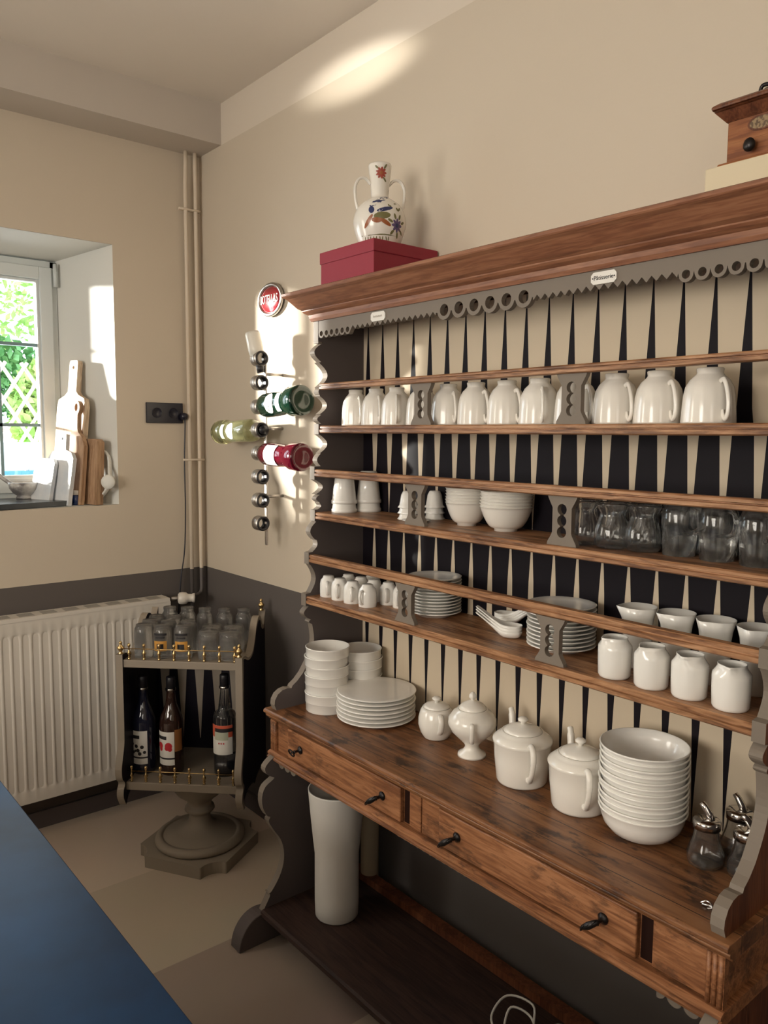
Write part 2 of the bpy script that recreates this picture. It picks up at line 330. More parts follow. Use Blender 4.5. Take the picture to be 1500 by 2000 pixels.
# filler blocks behind the splay so no daylight leaks round the frame
b.box(-0.45, XI+0.0, y0-0.0, Y0, z0, z1); b.box(-0.45, XI, Y1, y1, z0, z1); b.box(-0.45, XI, y1, y0, z2, z1)
struct('trim_2', b, m_reveal, recalc=False)
struct('baseboard_left', MB().box(0, 0.012, YF, 0, 0, 0.07), m_dgrey)
struct('baseboard_back', MB().box(0.012, XR, -0.014, 0, 0, 0.07), m_dgrey)
# window 1
W1 = empty('window_1', (XI, -1.1, 1.3), kind='structure')
def wb(b): 
    b.v = [(x-XI, y+1.1, z-1.3) for x, y, z in b.v]; return b
b = MB(); fy0, fy1, fz0, fz1 = -0.506, -1.48, 1.300, 2.296
for A in ((fy0-0.03, fy0), (fy1, fy1+0.03)): b.box(XI-0.05, XI+0.005, A[0], A[1], fz0, fz1)
b.box(XI-0.05, XI+0.005, fy1, fy0, fz1-0.03, fz1); b.box(XI-0.05, XI+0.005, fy1, fy0, fz0-0.015, fz0+0.03)
wb(b).build('window_frame', m_pvc, W1, bevel=0.003)
def sash(ya, yb):   # ya > yb (right to left)
    b = MB(); t = 0.052; za, zb_ = fz0+0.025, fz1-0.028
    for (q0, q1, r0, r1) in ((ya-t, ya, za, zb_), (yb, yb+t, za, zb_), (yb+t, ya-t, zb_-t, zb_), (yb+t, ya-t, za, za+t+0.01)):
        b.box(XI-0.045, XI+0.022, q0, q1, r0, r1)
        ix = 0.012
    b.box(XI-0.03, XI+0.010, ya-t-ix, ya-t+0.004, za, zb_); b.box(XI-0.03, XI+0.010, yb+t-0.004, yb+t+ix, za, zb_)
    b.box(XI-0.03, XI+0.009, yb+t, ya-t, zb_-t-ix, zb_-t); b.box(XI-0.03, XI+0.009, yb+t, ya-t, za+t, za+t+0.01+ix)
    s = wb(b).build('sash', m_pvc, W1, bevel=0.004)
    g = MB(); g.box(XI-0.012, XI-0.008, yb+t, ya-t, za+t, zb_-t); wb(g).build('glass_pane', m_pane, s)
    g = MB(); h = 0.0065; xm = 0.5*(ya+yb)-0.02
    g.box(XI-0.022, XI-0.002, xm-h, xm+h, za+t, zb_-t)
    for zz in (1.945, 1.61): g.box(XI-0.022, XI-0.002, yb+t, ya-t, zz-h, zz+h)
    wb(g).build('glazing_bar', mat('grey_glazing_bar', (0.16, 0.25, 0.27), 0.4), s)
sash(-0.530, -0.925+0.0); sash(-0.93, -1.455)
b = MB(); b.tube([(XI+0.03, -0.520, 2.19), (XI+0.03, -0.520, 2.285)], 0.008, 10); b.tube([(XI+0.03, -0.520, 1.34), (XI+0.03, -0.520, 1.40)], 0.008, 10)
wb(b).build('hinge', m_pvc, W1)
# unseen windows added round the fill lamps; the walls have no openings
def blind_window(name, cx, cy, axis, wd, ht):
    r = empty(name, (cx, cy, 1.75), kind='structure'); b = MB()
    for s_ in (-1, 0, 1):
        c = s_*wd/2
        if axis == 'x': b.box(-0.02, 0.04, c-0.03, c+0.03, -ht/2, ht/2)
        else: b.box(c-0.03, c+0.03, -0.04, 0.04, -ht/2, ht/2)
    for c in (-ht/2, ht/6, ht/2):
        if axis == 'x': b.box(-0.02, 0.04, -wd/2-0.03, wd/2+0.03, c-0.025, c+0.025)
        else: b.box(-wd/2-0.03, wd/2+0.03, -0.04, 0.04, c-0.025, c+0.025)
    b.build('window_frame', m_pvc, r)
blind_window('unseen_window_2', 0.04, -3.05, 'x', 1.2, 1.2); blind_window('unseen_window_3', 2.3, -4.54, 'y', 1.8, 1.3); blind_window('unseen_window_4', 4.88, -2.9, 'x', 1.5, 1.3)
# ------------------------------------------------------------------ dresser
DR = empty('dresser', (1.891, -0.2, 0), label='large open plate rack dresser with pine shelves and taupe painted scalloped sides', cat='dresser')
def dp(b, name, mt, parent=None, **k):
    b.v = [(x-1.891, y+0.2, z) for x, y, z in b.v] if True else b.v
    o = b.build(name, mt, parent if parent is not None else DR, **k); return o
def db(): return MB()
upper = []
def seg(z0_, z1_, d0, d1, amp=0.0, n=8):
    k = n if amp else 1
    for i in range(k+1): t = i/k; upper.append((d0+(d1-d0)*t+amp*math.sin(PI*t), z0_+(z1_-z0_)*t))
seg(1.925, 1.864, .215, .215); seg(1.862, 1.802, .194, .204, .030, 10); seg(1.800, 1.724, .212, .212, -.032, 10); seg(1.722, 1.700, .209, .209, .005, 4)
seg(1.698, 1.642, .209, .209, -.027, 9); seg(1.640, 1.613, .204, .204, .015, 6); seg(1.612, 1.580, .214, .214); seg(1.578, 1.522, .208, .208, -.027, 9); seg(1.520, 1.481, .206, .206, .014, 7)
seg(1.480, 1.440, .230, .230); seg(1.438, 1.394, .224, .224, -.026, 8); seg(1.392, 1.368, .210, .210, .014, 6); seg(1.366, 1.346, .212, .218, -.010, 5); seg(1.345, 1.310, .229, .229)
seg(1.308, 1.252, .224, .228, .020, 9); seg(1.250, 1.214, .222, .238, -.010, 6); seg(1.212, 1.176, .252, .252); seg(1.174, 1.085, .246, .246, -.020, 10); seg(1.083, 1.045, .264, .264)
seg(1.043, 1.002, .252, .250, .020, 8); seg(1.000, .986, .244, .244, .008, 4); seg(.984, .832, .240, .276, -.022, 12)
upper += [(0.296, 0.812), (0.314, 0.800), (0.318, 0.792), (0.334, 0.795), (0.352, 0.792), (0.368, 0.782), (0.378, 0.766), (0.380, 0.750), (0.373, 0.733)]
lowr = [(0.375, 0.590), (0.398, 0.578), (0.415, 0.560), (0.410, 0.540), (0.392, 0.526), (0.384, 0.518), (0.415, 0.500), (0.427, 0.470), (0.424, 0.435), (0.409, 0.405), (0.398, 0.398), (0.404, 0.385), (0.385, 0.350), (0.362, 0.315), (0.350, 0.275), (0.352, 0.230), (0.368, 0.190), (0.395, 0.155), (0.405, 0.150), (0.402, 0.140), (0.428, 0.095), (0.432, 0.05)]
def side(x0, x1, out):
    for nm, pr_, zt_, zb_, back in (('side_panel', upper, 1.925, 0.733, 0.002), ('leg_panel', lowr, 0.59, 0.05, 0.02)):
        pts = []
        for p in (spline([(a, c, 0) for a, c in pr_], 3) if pr_ is lowr else pr_): pts.append((-p[0], p[1]))
        poly = [(-back, zt_)]+pts+[(-back, zb_)]
        b = db().prism(poly, x0, x1); n = len(poly)
        # inner faces darker grey, edges taupe, outer face of the right-hand side bare wood
        b.mi = [0]*n+[1, 1]
        if out == 'L': b.mi[-1] = 1; b.mi[-2] = 0
        else: b.mi[-2] = 1; b.mi[-1] = 2
        dp(b, nm, [m_grey, m_dgrey, m_side])
side(1.165, 1.190, 'L'); side(2.592, 2.617, 'R')
dp(db().box(1.190, 2.592, -0.0368, -0.022, 0.60, 1.94), 'backboard', m_wedge)
def lip(yf, zt, zb, d):      # moulded strip section, front at yf
    h = zt-zb
    return [(yf+d, zt), (yf+0.004, zt), (yf+0.001, zt-0.003), (yf+0.001, zt-h*0.36), (yf+0.005, zt-h*0.42), (yf+0.005, zt-h*0.5), (yf, zt-h*0.56), (yf, zb+h*0.12), (yf+0.004, zb), (yf+d, zb)]
for nm, yf, zt, zb_, d in (('shelf', -0.212, 1.607, 1.584, 0.174), ('shelf', -0.2275, 1.338, 1.315, 0.19), ('shelf', -0.2625, 1.076, 1.051, 0.225),
                          ('rail', -0.212, 1.736, 1.717, 0.02), ('rail', -0.230, 1.472, 1.449, 0.02), ('rail', -0.2515, 1.206, 1.181, 0.022)):
    dp(db().prism(lip(yf, zt, zb_, d), 1.190, 2.592), 'shelf_board' if nm == 'shelf' else 'plate_rail', m_shelf)
def bracket(xc, yf, z0_, z1_):
    H = z1_-z0_; w_ = 0.040; n_ = 0.026
    half = [(w_, 0), (w_-0.001, 0.006), (n_+0.003, H*0.20), (n_, H*0.26), (n_, H*0.76), (n_+0.004, H*0.82), (w_-0.002, H-0.006), (w_, H)]
    outer = [(-x, y) for x, y in half]+[(x, y) for x, y in reversed(half)]
    r = 0.0125; zs = [H*0.27, H*0.50, H*0.73] if True else []
    hole = []
    N = 40
    for i in range(N+1):
        z = zs[0]-r+ (zs[-1]-zs[0]+2*r)*i/N; ww = max([math.sqrt(max(0, r*r-(z-c)**2)) for c in zs]+[0.004 if zs[0] < z < zs[-1] else 0]); hole.append((ww, z))
    hl = hole+[(-a, z) for a, z in reversed(hole[1:-1])]
    b = db().plate(outer, [hl], 0.013, Matrix.Translation((xc, yf+0.012, z0_)) @ FRONT)
    dp(b, 'divider_bracket', m_grey)
for xc in (1.645, 2.133):
    bracket(xc, -0.207, 1.607, 1.717); bracket(xc-0.004, -0.222, 1.338, 1.449); bracket(xc-0.002, -0.256, 1.076, 1.181)
# fretwork valance under the cornice
xs = []; x = 1.165; ring_s = [(1.205+0.0265*i, 1.886, 0.0135, 0.0080) for i in range(6)]; ring_b = [(1.742+0.052*i, 1.896, 0.0245, 0.0150) for i in range(6)]; ring_r = [(2.400+0.0325*i, 1.888, 0.0150, 0.0085) for i in range(6)]
rings = ring_s+ring_b+ring_r; bot = []
while x <= 2.617:
    base = 1.886; zz = None
    if x < 1.19: zz = 1.858+0*(x)
    elif 1.352 < x < 1.712: ph = ((x-1.352)/0.0225) % 1; zz = 1.884+0.012*(1-abs(2*ph-1))
    elif 2.03 < x < 2.382: ph = ((x-2.03)/0.0220) % 1; zz = 1.884+0.012*(1-abs(2*ph-1))
    else: zz = 1.892
    for (cx_, cz_, R_, r_) in rings:
        if abs(x-cx_) < R_: zz = min(zz, cz_-math.sqrt(R_*R_-(x-cx_)**2))
    bot.append((x, zz)); x += 0.0018
outer = [(1.165, 1.93)]+bot+[(2.617, 1.93)]
dp(db().plate([(a, c) for a, c in outer], [circ(a, c, r_, 18) for a, c, R_, r_ in rings], 0.014, Matrix.Translation((0, -0.207, 0)) @ FRONT), 'fretwork_valance', m_grey)
def oct_plate(w_, h_, c): return [(-w_, -h_+c), (-w_+c, -h_), (w_-c, -h_), (w_, -h_+c), (w_, h_-c), (w_-c, h_), (-w_+c, h_), (-w_, h_-c)]
for xc, txt in ((1.481, ''), (2.218, 'Pâtisserie')):
    M_ = Matrix.Translation((xc, -0.2155, 1.908)) @ FRONT
    pl = dp(db().plate(oct_plate(0.031, 0.0125, 0.006), [], 0.004, M_), 'name_plate', m_white, label='small cream enamel name plate', bevel=0.001)
    M_ = Matrix.Translation((xc-1.891, -0.0180, 1.908)) @ FRONT
    b = MB()
    if xc > 2: b.text(txt, 0.0125, 0.0008, M_)
    else:
        for k in range(7): b.box(-0.019+0.0055*k, -0.0155+0.0055*k, -0.0022, 0.0018 if k % 2 else 0.003, 0, 0.0004, M_)
    if xc > 2:
        for s_ in (-1, 1): b.lathe([(0, 0), (0.0014, 0), (0.0014, 0.001), (0, 0.001)], 8, M_ @ Matrix.Translation((s_*0.0262, 0, 0)))
    # the left plate is only faintly printed
    lt = b.build('lettering', m_ink if xc > 2 else mat('faded_ink', (0.42, 0.38, 0.33), 0.7), pl)
    lt.matrix_parent_inverse = Matrix.Identity(4)
# cornice
prof = [(0.0, 1.925), (0.006, 1.925), (0.010, 1.934), (0.012, 1.944), (0.022, 1.950), (0.026, 1.955), (0.026, 1.958), (0.036, 1.964), (0.048, 1.978), (0.060, 1.992), (0.070, 1.998), (0.072, 2.001), (0.072, 2.008), (0.066, 2.011), (0.0, 2.011)]
b = db(); V = []
for o_, z in prof:
    V += [(1.165-o_, -0.002, z), (1.165-o_, -0.214-o_, z), (2.617+o_, -0.214-o_, z), (2.617+o_, -0.002, z)]
n = len(prof); Fc = []
for i in range(n-1):
    for k in range(3): Fc.append((i*4+k, i*4+k+1, (i+1)*4+k+1, (i+1)*4+k))
b.add(V, Fc); t = 4*(n-1); b.add([V[t], V[t+1], V[t+2], V[t+3]], [(0, 1, 2, 3)]); b.box(1.19, 2.592, -0.20, -0.002, 1.945, 1.955)
dp(b, 'cornice', m_pinec)
# worktop, drawer band, mouldings
top = [(-0.037, 0.733), (-0.388, 0.733), (-0.393, 0.729), (-0.394, 0.722), (-0.390, 0.719), (-0.384, 0.716), (-0.386, 0.712), (-0.382, 0.706), (-0.376, 0.703), (-0.374, 0.698), (-0.037, 0.698)]
dp(db().prism(top, 1.145, 2.632), 'worktop', m_top, bevel=0.0015)
dp(db().box(1.172, 2.610, -0.358, -0.03, 0.598, 0.699), 'carcass', m_pine)
bm_ = [(-0.03, 0.600), (-0.376, 0.600), (-0.385, 0.596), (-0.386, 0.590), (-0.380, 0.587), (-0.388, 0.582), (-0.386, 0.576), (-0.376, 0.574), (-0.03, 0.574)]
dp(db().prism(bm_, 1.155, 2.622), 'lower_moulding', m_pine)
def stile(x0_, x1_, fl=True):
    b = db().box(x0_, x1_, -0.372, -0.358, 0.600, 0.698)
    if fl:
        for k in range(3):
            c = x0_+(k+0.5)*(x1_-x0_)/3; b.tube([(c, -0.372, 0.602), (c, -0.372, 0.696)], (x1_-x0_)/7.5, 8)
    dp(b, 'pilaster', m_pine)
stile(1.155, 1.185); stile(2.585, 2.618)
for x0_, x1_ in ((1.187, 1.246), (1.800, 1.842), (1.846, 1.908), (2.478, 2.583)):
    dp(db().box(x0_, x1_, -0.366, -0.357, 0.602, 0.697), 'front_panel', m_pine, bevel=0.002)
def drawer(x0_, x1_, ks):
    d_ = dp(db().box(x0_, x1_, -0.373, -0.357, 0.603, 0.694), 'drawer', m_pine, bevel=0.003)
    for i, kx in enumerate(ks):
        b = MB(); c = Vector((kx-1.891, -0.373+0.2, 0.648))
        b.lathe([(0, 0), (0.011, 0), (0.012, 0.002), (0.008, 0.005), (0.004, 0.008), (0.004, 0.02), (0.006, 0.022), (0, 0.024)], 14, Matrix.Translation(c) @ Matrix.Rotation(PI/2, 4, 'X'))
        if i == 0 and x0_ < 1.5:
            b.tube([tuple(c+Vector((-0.012+0.013*math.cos(a), -0.024-0.004*math.sin(a), -0.006+0.010*math.sin(a)))) for a in [2*PI*j/18 for j in range(18)]], 0.0025, 8, closed=True)
            b.tube([tuple(c+Vector((0.0, -0.02, 0))), tuple(c+Vector((-0.01, -0.026, -0.004)))], 0.003, 8)
        else:
            P = [c+Vector((0.004, -0.020, 0.004)), c+Vector((-0.004, -0.026, -0.002)), c+Vector((-0.014, -0.030, -0.010)), c+Vector((-0.024, -0.032, -0.017)), c+Vector((-0.031, -0.032, -0.022))]
            b.tube([tuple(p) for p in P], [0.004, 0.0065, 0.0075, 0.005, 0.001], 10)
            for j in range(1, 4): b.tube([tuple(P[j]+Vector((0.004*math.cos(a), 0.006*math.sin(a), 0.008*math.cos(a)))) for a in [2*PI*q/12 for q in range(12)]], 0.0014, 6, closed=True)
        b.build('drawer_pull', m_iron, d_)
dp(db().box(1.774, 1.796, -0.3585, -0.350, 0.602, 0.697), 'drawer_gap', mat('gap_shadow_wood', (0.018, 0.008, 0.006), 0.8, spec=0.05))
dp(db().box(2.450, 2.474, -0.3585, -0.350, 0.602, 0.697), 'drawer_gap', MT['gap_shadow_wood'])
drawer(1.251, 1.772, (1.321, 1.702)); drawer(1.912, 2.448, (1.975, 2.376))
# scalloped apron strip under the drawers
bt = []; x = 1.19
while x <= 2.592:
    if x < 1.29 or x > 2.49: R_, q = 0.0155, 0.033; zz = 0.566-0.0-math.sqrt(max(0, R_*R_-(((x-1.19) % q)-q/2)**2))
    elif 1.75 < x < 2.03: R_, q = 0.0105, 0.0235; zz = 0.570-math.sqrt(max(0, R_*R_-(((x-1.75) % q)-q/2)**2))
    else: zz = 0.571
    bt.append((x, zz)); x += 0.002
dp(db().plate([(1.19, 0.580)]+bt+[(2.592, 0.580)], [], 0.012, Matrix.Translation((0, -0.362, 0)) @ FRONT), 'scalloped_apron', m_grey)
bs = [(-0.428, 0.085), (-0.436, 0.089), (-0.436, 0.103), (-0.428, 0.107), (-0.09, 0.107), (-0.09, 0.085)]
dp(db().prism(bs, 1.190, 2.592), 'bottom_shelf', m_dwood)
dp(db().box(1.190, 2.592, -0.09, -0.055, 0.080, 0.130), 'rear_stretcher', m_side)
def foot(x0_, x1_):
    pts = [(-0.02, 0.0), (-0.02, 0.08), (-0.40, 0.095)]+[(-0.43-0.085*math.sin(a), 0.0+0.098*math.cos(a)) for a in [i*PI/2/10 for i in range(11)]]
    dp(db().prism(pts, x0_, x1_), 'foot', m_dgrey, bevel=0.003)
foot(1.142, 1.196); foot(2.585, 2.64)
# ------------------------------------------------------------------ crockery makers
def cyl_warp(R, cx=0):   # flat (x,y,z) -> on a cylinder about z, facing -Y, centre angle cx
    def f(x, y, z):
        a = -PI/2+x/R+cx; return ((R+z)*math.cos(a), (R+z)*math.sin(a), y)
    return f
def handle_pts(r0, z0_, r1, z1_, bulge, n=10, lift=0.0):
    return [(tuple(p)) for p in spline([(r0-0.003, 0, z0_), (r0+bulge*0.75, 0, z0_+lift), (r0+bulge, 0, z0_+(z1_-z0_)*0.35), (max(r0, r1)+bulge*0.6, 0, z0_+(z1_-z0_)*0.75), (r1-0.003, 0, z1_)], 5)]
def thing1(b, name, mt, loc, rz, label, cat, group=None, **k): return b.build(name, mt, loc=loc, rz=rz, label=label, cat=cat, group=group, **k)
HCAM = -0.62    # direction of the camera in the horizontal plane, as an angle about z
# big inverted jumbo cups on the top shelf
def jumbo():
    r = empty('jumbo_cup', cat='cup')
    H = 0.110; R = 0.055
    P = [(0, H), (0.026, H), (0.0275, H-0.002), (0.026, H-0.010), (0.0285, H-0.014), (0.040, H-0.024), (0.0480, H-0.038), (0.0515, H-0.055), (0.0535, H-0.080), (R, 0.004), (R, 0.0), (R-0.003, 0.0), (R-0.004, 0.02), (0.045, 0.05), (0.035, 0.08), (0.0, 0.09)]
    fl = lambda a, z: 0.006*math.cos(16*a) if z < 0.085 else 0
    MB().lathe(P, 64, flute=fl).build('cup_body', m_cer2, r)
    h = MB().tube([tuple(p) for p in spline([(0.040, 0, 0.082), (0.054, 0, 0.084), (0.066, 0, 0.066), (0.073, 0, 0.042), (0.072, 0, 0.020), (0.064, 0, 0.010), (0.055, 0, 0.016), (0.051, 0, 0.026)], 5)], 0.0055, 10, flat=0.7)
    h.build('cup_handle', m_cer2, r)
    return r
jc = jumbo(); XS = [1.262, 1.362, 1.457, 1.567, 1.671, 1.773, 1.879, 1.983, 2.090, 2.196, 2.300, 2.410]
OF = [0.4, 0.3, 0.0, 0.3, 0.5, 0.8, 0.85, 0.2, 0.8, 0.75, 0.75, 0.8]
hz = [math.atan2(-1.51, 3.218-x)+math.asin(0.62*o) for x, o in zip(XS, OF)]
nm = ['leftmost', 'second from left', 'third, just left of the left bracket', 'half hidden behind the left bracket', 'just right of the left bracket', 'sixth from left', 'seventh from left', 'just left of the right bracket', 'half hidden behind the right bracket', 'third from the right end', 'second from the right end', 'rightmost']
for i, x in enumerate(XS):
    lb = 'big upturned white cup on the top shelf, '+nm[i]
    s = 0.80+0.0135*i if i < 11 else 0.97
    s = min(s, 0.95)
    sc_ = (s, s, 1.0)
    if i == 0: o = jc; o.location = (x, -0.125, 1.607); o.rotation_euler = (0, 0, hz[i]); o['label'] = lb; o.scale = sc_; o['group'] = 'upturned cups on the top shelf'
    else: dup(jc, (x, -0.125, 1.607), hz[i], lb, scale=sc_)
# nested tumblers of porcelain, left end of the middle shelf
def tall_cup():
    P = [(0, 0.100), (0.024, 0.100), (0.027, 0.097), (0.0335, 0.050), (0.038, 0.012), (0.0405, 0.010), (0.041, 0.0), (0.038, 0.0), (0.031, 0.05), (0.024, 0.095), (0, 0.095)]
    return MB().lathe(P, 40)
tc_ = None
for (x, y, q) in ((1.238, -0.150, 'left'), (1.262, -0.072, 'right')):
    for k in range(2):
        lb = 'tall upturned white beaker on the middle shelf, %s of the %s nested pair' % (('lower', 'upper')[k], q)
        if tc_ is None: tc_ = thing1(tall_cup(), 'porcelain_beaker', m_cer, (x, y, 1.338), 0, lb, 'cup', 'nested beakers on the middle shelf')
        else: dup(tc_, (x, y, 1.338+0.028*k), 0, lb)
def scallop_cup():
    P = [(0, 0.048), (0.013, 0.048), (0.016, 0.046), (0.021, 0.036), (0.0235, 0.020), (0.026, 0.007), (0.031, 0.001), (0.0305, 0.0), (0.0245, 0.005), (0.019, 0.034), (0, 0.044)]
    return MB().lathe(P, 48, flute=lambda a, z: 0.02*math.cos(8*a) if z < 0.01 else 0)
ec = None
for (x, y, q) in ((1.512, -0.125, 'left of'), (1.552, -0.058, 'right of')):
    for k in range(3):
        lb = 'upturned flared white egg cup, %s of three nested %s the left bracket' % (('lowest', 'middle', 'topmost')[k], q)
        if ec is None: ec = thing1(scallop_cup(), 'egg_cup', m_cer, (x, y, 1.338), 0, lb, 'cup', 'nested egg cups on the middle shelf')
        else: dup(ec, (x, y, 1.338+0.017*k), 0.2*k, lb)
thing1(MB().lathe([(0, 0), (0.03, 0), (0.040, 0.004), (0.041, 0.006), (0.03, 0.003), (0, 0.002)], 40), 'saucer', m_cer, (1.575, -0.150, 1.338), 0, 'small flat white saucer on the middle shelf right of the left bracket', 'saucer')
def bowl(R, H, foot_r):
    P = [(0, 0.004), (foot_r-0.003, 0.004), (foot_r-0.002, 0), (foot_r, 0), (foot_r, 0.006)]
    for i in range(1, 11):
        t = i/10; P.append((foot_r+(R-foot_r)*t**0.55, 0.006+(H-0.006)*t**1.15))
    P += [(R+0.0015, H+0.0005), (R-0.001, H+0.002)]
    for i in range(9, 0, -1):
        t = i/10; P.append((foot_r+(R-foot_r)*t**0.55-0.003, 0.009+(H-0.006)*t**1.15))
    P.append((0, 0.011)); return MB().lathe(P, 48)
ORD = ['lowest', 'second', 'third', 'fourth', 'fifth', 'sixth', 'seventh', 'eighth', 'ninth', 'tenth', 'eleventh', 'twelfth', 'thirteenth']
def nth(k, n): return 'lowest' if k == 0 else ('topmost' if k == n-1 else ORD[k]+' from the bottom')
bw = None
for (x, y, R_, q) in ((1.722, -0.098, 0.0585, 'left'), (1.868, -0.105, 0.067, 'right')):
    b0 = None
    for k in range(6):
        lb = 'white rice bowl, %s in the %s stack on the middle shelf' % (nth(k, 6), q)
        if b0 is None: b0 = thing1(bowl(R_, 0.062, R_*0.45), 'rice_bowl', m_cer2, (x, y, 1.338), 0, lb, 'bowl', 'rice bowls on the middle shelf, %s stack' % q)
        else: dup(b0, (x+0.0008*math.sin(5*k), y, 1.338+0.0078*k), 0.3*k, lb)
# glassware on the middle shelf
def beer_mug():
    r = empty('glass_mug', cat='glass mug'); t = 0.003
    O = [(0.020, 0.0), (0.032, 0.001), (0.037, 0.008), (0.0395, 0.024), (0.038, 0.042), (0.033, 0.058), (0.028, 0.070), (0.0275, 0.078), (0.033, 0.086), (0.036, 0.094), (0.0365, 0.100)]
    P = [(0, 0.0)]+O+[(a-t, z) for a, z in reversed(O[1:])]+[(0, 0.008)]
    MB().lathe(P, 40, flute=lambda a, z: 0.012*math.cos(10*a) if 0.01 < z < 0.05 else 0).build('glass_body', m_glass, r)
    MB().tube([tuple(p) for p in spline([(0.032, 0, 0.086), (0.050, 0, 0.088), (0.058, 0, 0.068), (0.054, 0, 0.044), (0.038, 0, 0.036)], 5)], 0.005, 10).build('glass_handle', m_glass, r)
    return r
bg_ = beer_mug(); k = 0
for (x, y, q, a) in ((2.215, -0.150, 'front middle', 0.9), (2.168, -0.150, 'left, beside the right bracket', 0.9), (2.285, -0.140, 'front right', 0.6), (2.190, -0.070, 'back left', 0.5), (2.262, -0.068, 'back right', 0.5)):
    if x == 2.168: x = 2.140
    lb = 'round bellied clear glass mug on the middle shelf, '+q
    if k == 0: bg_.location = (x, y, 1.338); bg_.rotation_euler = (0, 0, a); bg_['label'] = lb; bg_['group'] = 'round glass mugs on the middle shelf'
    else: dup(bg_, (x, y, 1.338), a, lb)
    k += 1
def irish():
    r = empty('handled_glass', cat='glass mug'); t = 0.0028
    O = [(0.031, 0.0), (0.0325, 0.002), (0.0335, 0.040), (0.0335, 0.044), (0.0365, 0.060), (0.0355, 0.088), (0.030, 0.104), (0.0255, 0.110), (0.024, 0.118)]
    P = [(0.028, 0.0)]+O+[(0, 0.118), (0, 0.110), (0.020, 0.108)]+[(a-t, z) for a, z in reversed(O[1:-2])]+[(0.028, 0)]
    MB().lathe(P, 40).build('glass_body', m_glass, r)
    MB().tube([tuple(p) for p in spline([(0.030, 0, 0.100), (0.048, 0, 0.098), (0.055, 0, 0.080), (0.050, 0, 0.060), (0.033, 0, 0.050)], 5)], 0.0045, 10).build('glass_handle', m_glass, r)
    return r
ir = irish(); k = 0
for (x, y, q) in ((2.362, -0.130, 'front left'), (2.445, -0.133, 'front middle'), (2.527, -0.135, 'front right'), (2.345, -0.070, 'back left'), (2.420, -0.070, 'back middle'), (2.500, -0.070, 'back right')):
    lb = 'tall clear glass with handle upside down at the shelf end, '+q
    if k == 0: ir.location = (x, y, 1.338); ir.rotation_euler = (0, 0, -0.2); ir['label'] = lb; ir['group'] = 'tall handled glasses on the middle shelf'
    else: dup(ir, (x, y, 1.338), -0.2-0.3*k, lb)
    k += 1
# lower shelf: espresso cups upside down
def espresso():
    r = empty('espresso_cup', cat='cup')
    P = [(0, 0.066), (0.0145, 0.066), (0.017, 0.064), (0.0175, 0.060), (0.0240, 0.052), (0.0265, 0.040), (0.0270, 0.015), (0.0265, 0.001), (0.0260, 0), (0.0235, 0), (0.0235, 0.04), (0.014, 0.06), (0, 0.061)]
    MB().lathe(P, 48, flute=lambda a, z: 0.012*math.cos(8*a) if 0.0 < z < 0.056 else 0).build('cup_body', m_cer, r)
    MB().tube([tuple(p) for p in spline([(0.0255, 0, 0.050), (0.036, 0, 0.046), (0.040, 0, 0.032), (0.034, 0, 0.014), (0.0258, 0, 0.010)], 4)], 0.0032, 8, flat=1.4).build('cup_handle', m_cer, r)
    return r
es = espresso(); k = 0
L_ = [(1.230, -0.205, 'front row, leftmost'), (1.290, -0.205, 'front row, second from left'), (1.352, -0.204, 'front row, third from left'), (1.420, -0.200, 'front row, rightmost'),
      (1.250, -0.142, 'back row, leftmost'), (1.312, -0.140, 'back row, second'), (1.372, -0.138, 'back row, third'), (1.432, -0.130, 'behind the rightmost front cup'), (1.490, -0.128, 'beside the left bracket'), (1.290, -0.078, 'rear, by the back board')]
for x, y, q in L_:
    lb = 'upturned white espresso cup, lower shelf, '+q
    if k == 0: es.location = (x, y, 1.076); es.rotation_euler = (0, 0, -0.75); es['label'] = lb; es['group'] = 'upturned espresso cups on the lower shelf'; es.scale = (1.0, 1.0, 1.0)
    else: dup(es, (x, y, 1.076), [-0.8, -0.9, -0.75, -1.3, -0.4, -1.8, -1.0, -0.9, -1.1, 0][k], lb)
    k += 1
# plates
def plate_mb(R, H, foot_r, t=0.003):
    return MB().lathe([(0, 0.002), (foot_r-0.004, 0.002), (foot_r-0.003, 0), (foot_r, 0), (foot_r+0.002, 0.003), (R*0.72, 0.006), (R*0.8, H*0.6), (R, H), (R, H+t*0.6), (R-0.003, H+t*0.7), (R*0.79, H*0.6+t), (R*0.70, 0.006+t), (0, 0.0055)], 56)
def stack(mb, name, mt, loc, n, dz, lab, cat, grp, jit=0.001):
    o0 = None
    for k in range(n):
        lb = lab % nth(k, n)
        p = (loc[0]+jit*math.sin(k*2.3), loc[1]+jit*math.cos(k*3.1), loc[2]+dz*k)
        if o0 is None: o0 = thing1(mb, name, mt, p, 0, lb, cat, grp)
        else: dup(o0, p, 0.4*k, lb)
    return o0
stack(plate_mb(0.076, 0.014, 0.046), 'side_plate', m_cer, (1.622, -0.120, 1.076), 12, 0.0088, 'white plate, %s in the left stack on the lower shelf', 'plate', 'plates on the lower shelf, left stack')
stack(plate_mb(0.081, 0.014, 0.048), 'side_plate', m_cer, (2.070, -0.130, 1.076), 11, 0.0095, 'white plate, %s in the right stack on the lower shelf', 'plate', 'plates on the lower shelf, right stack')
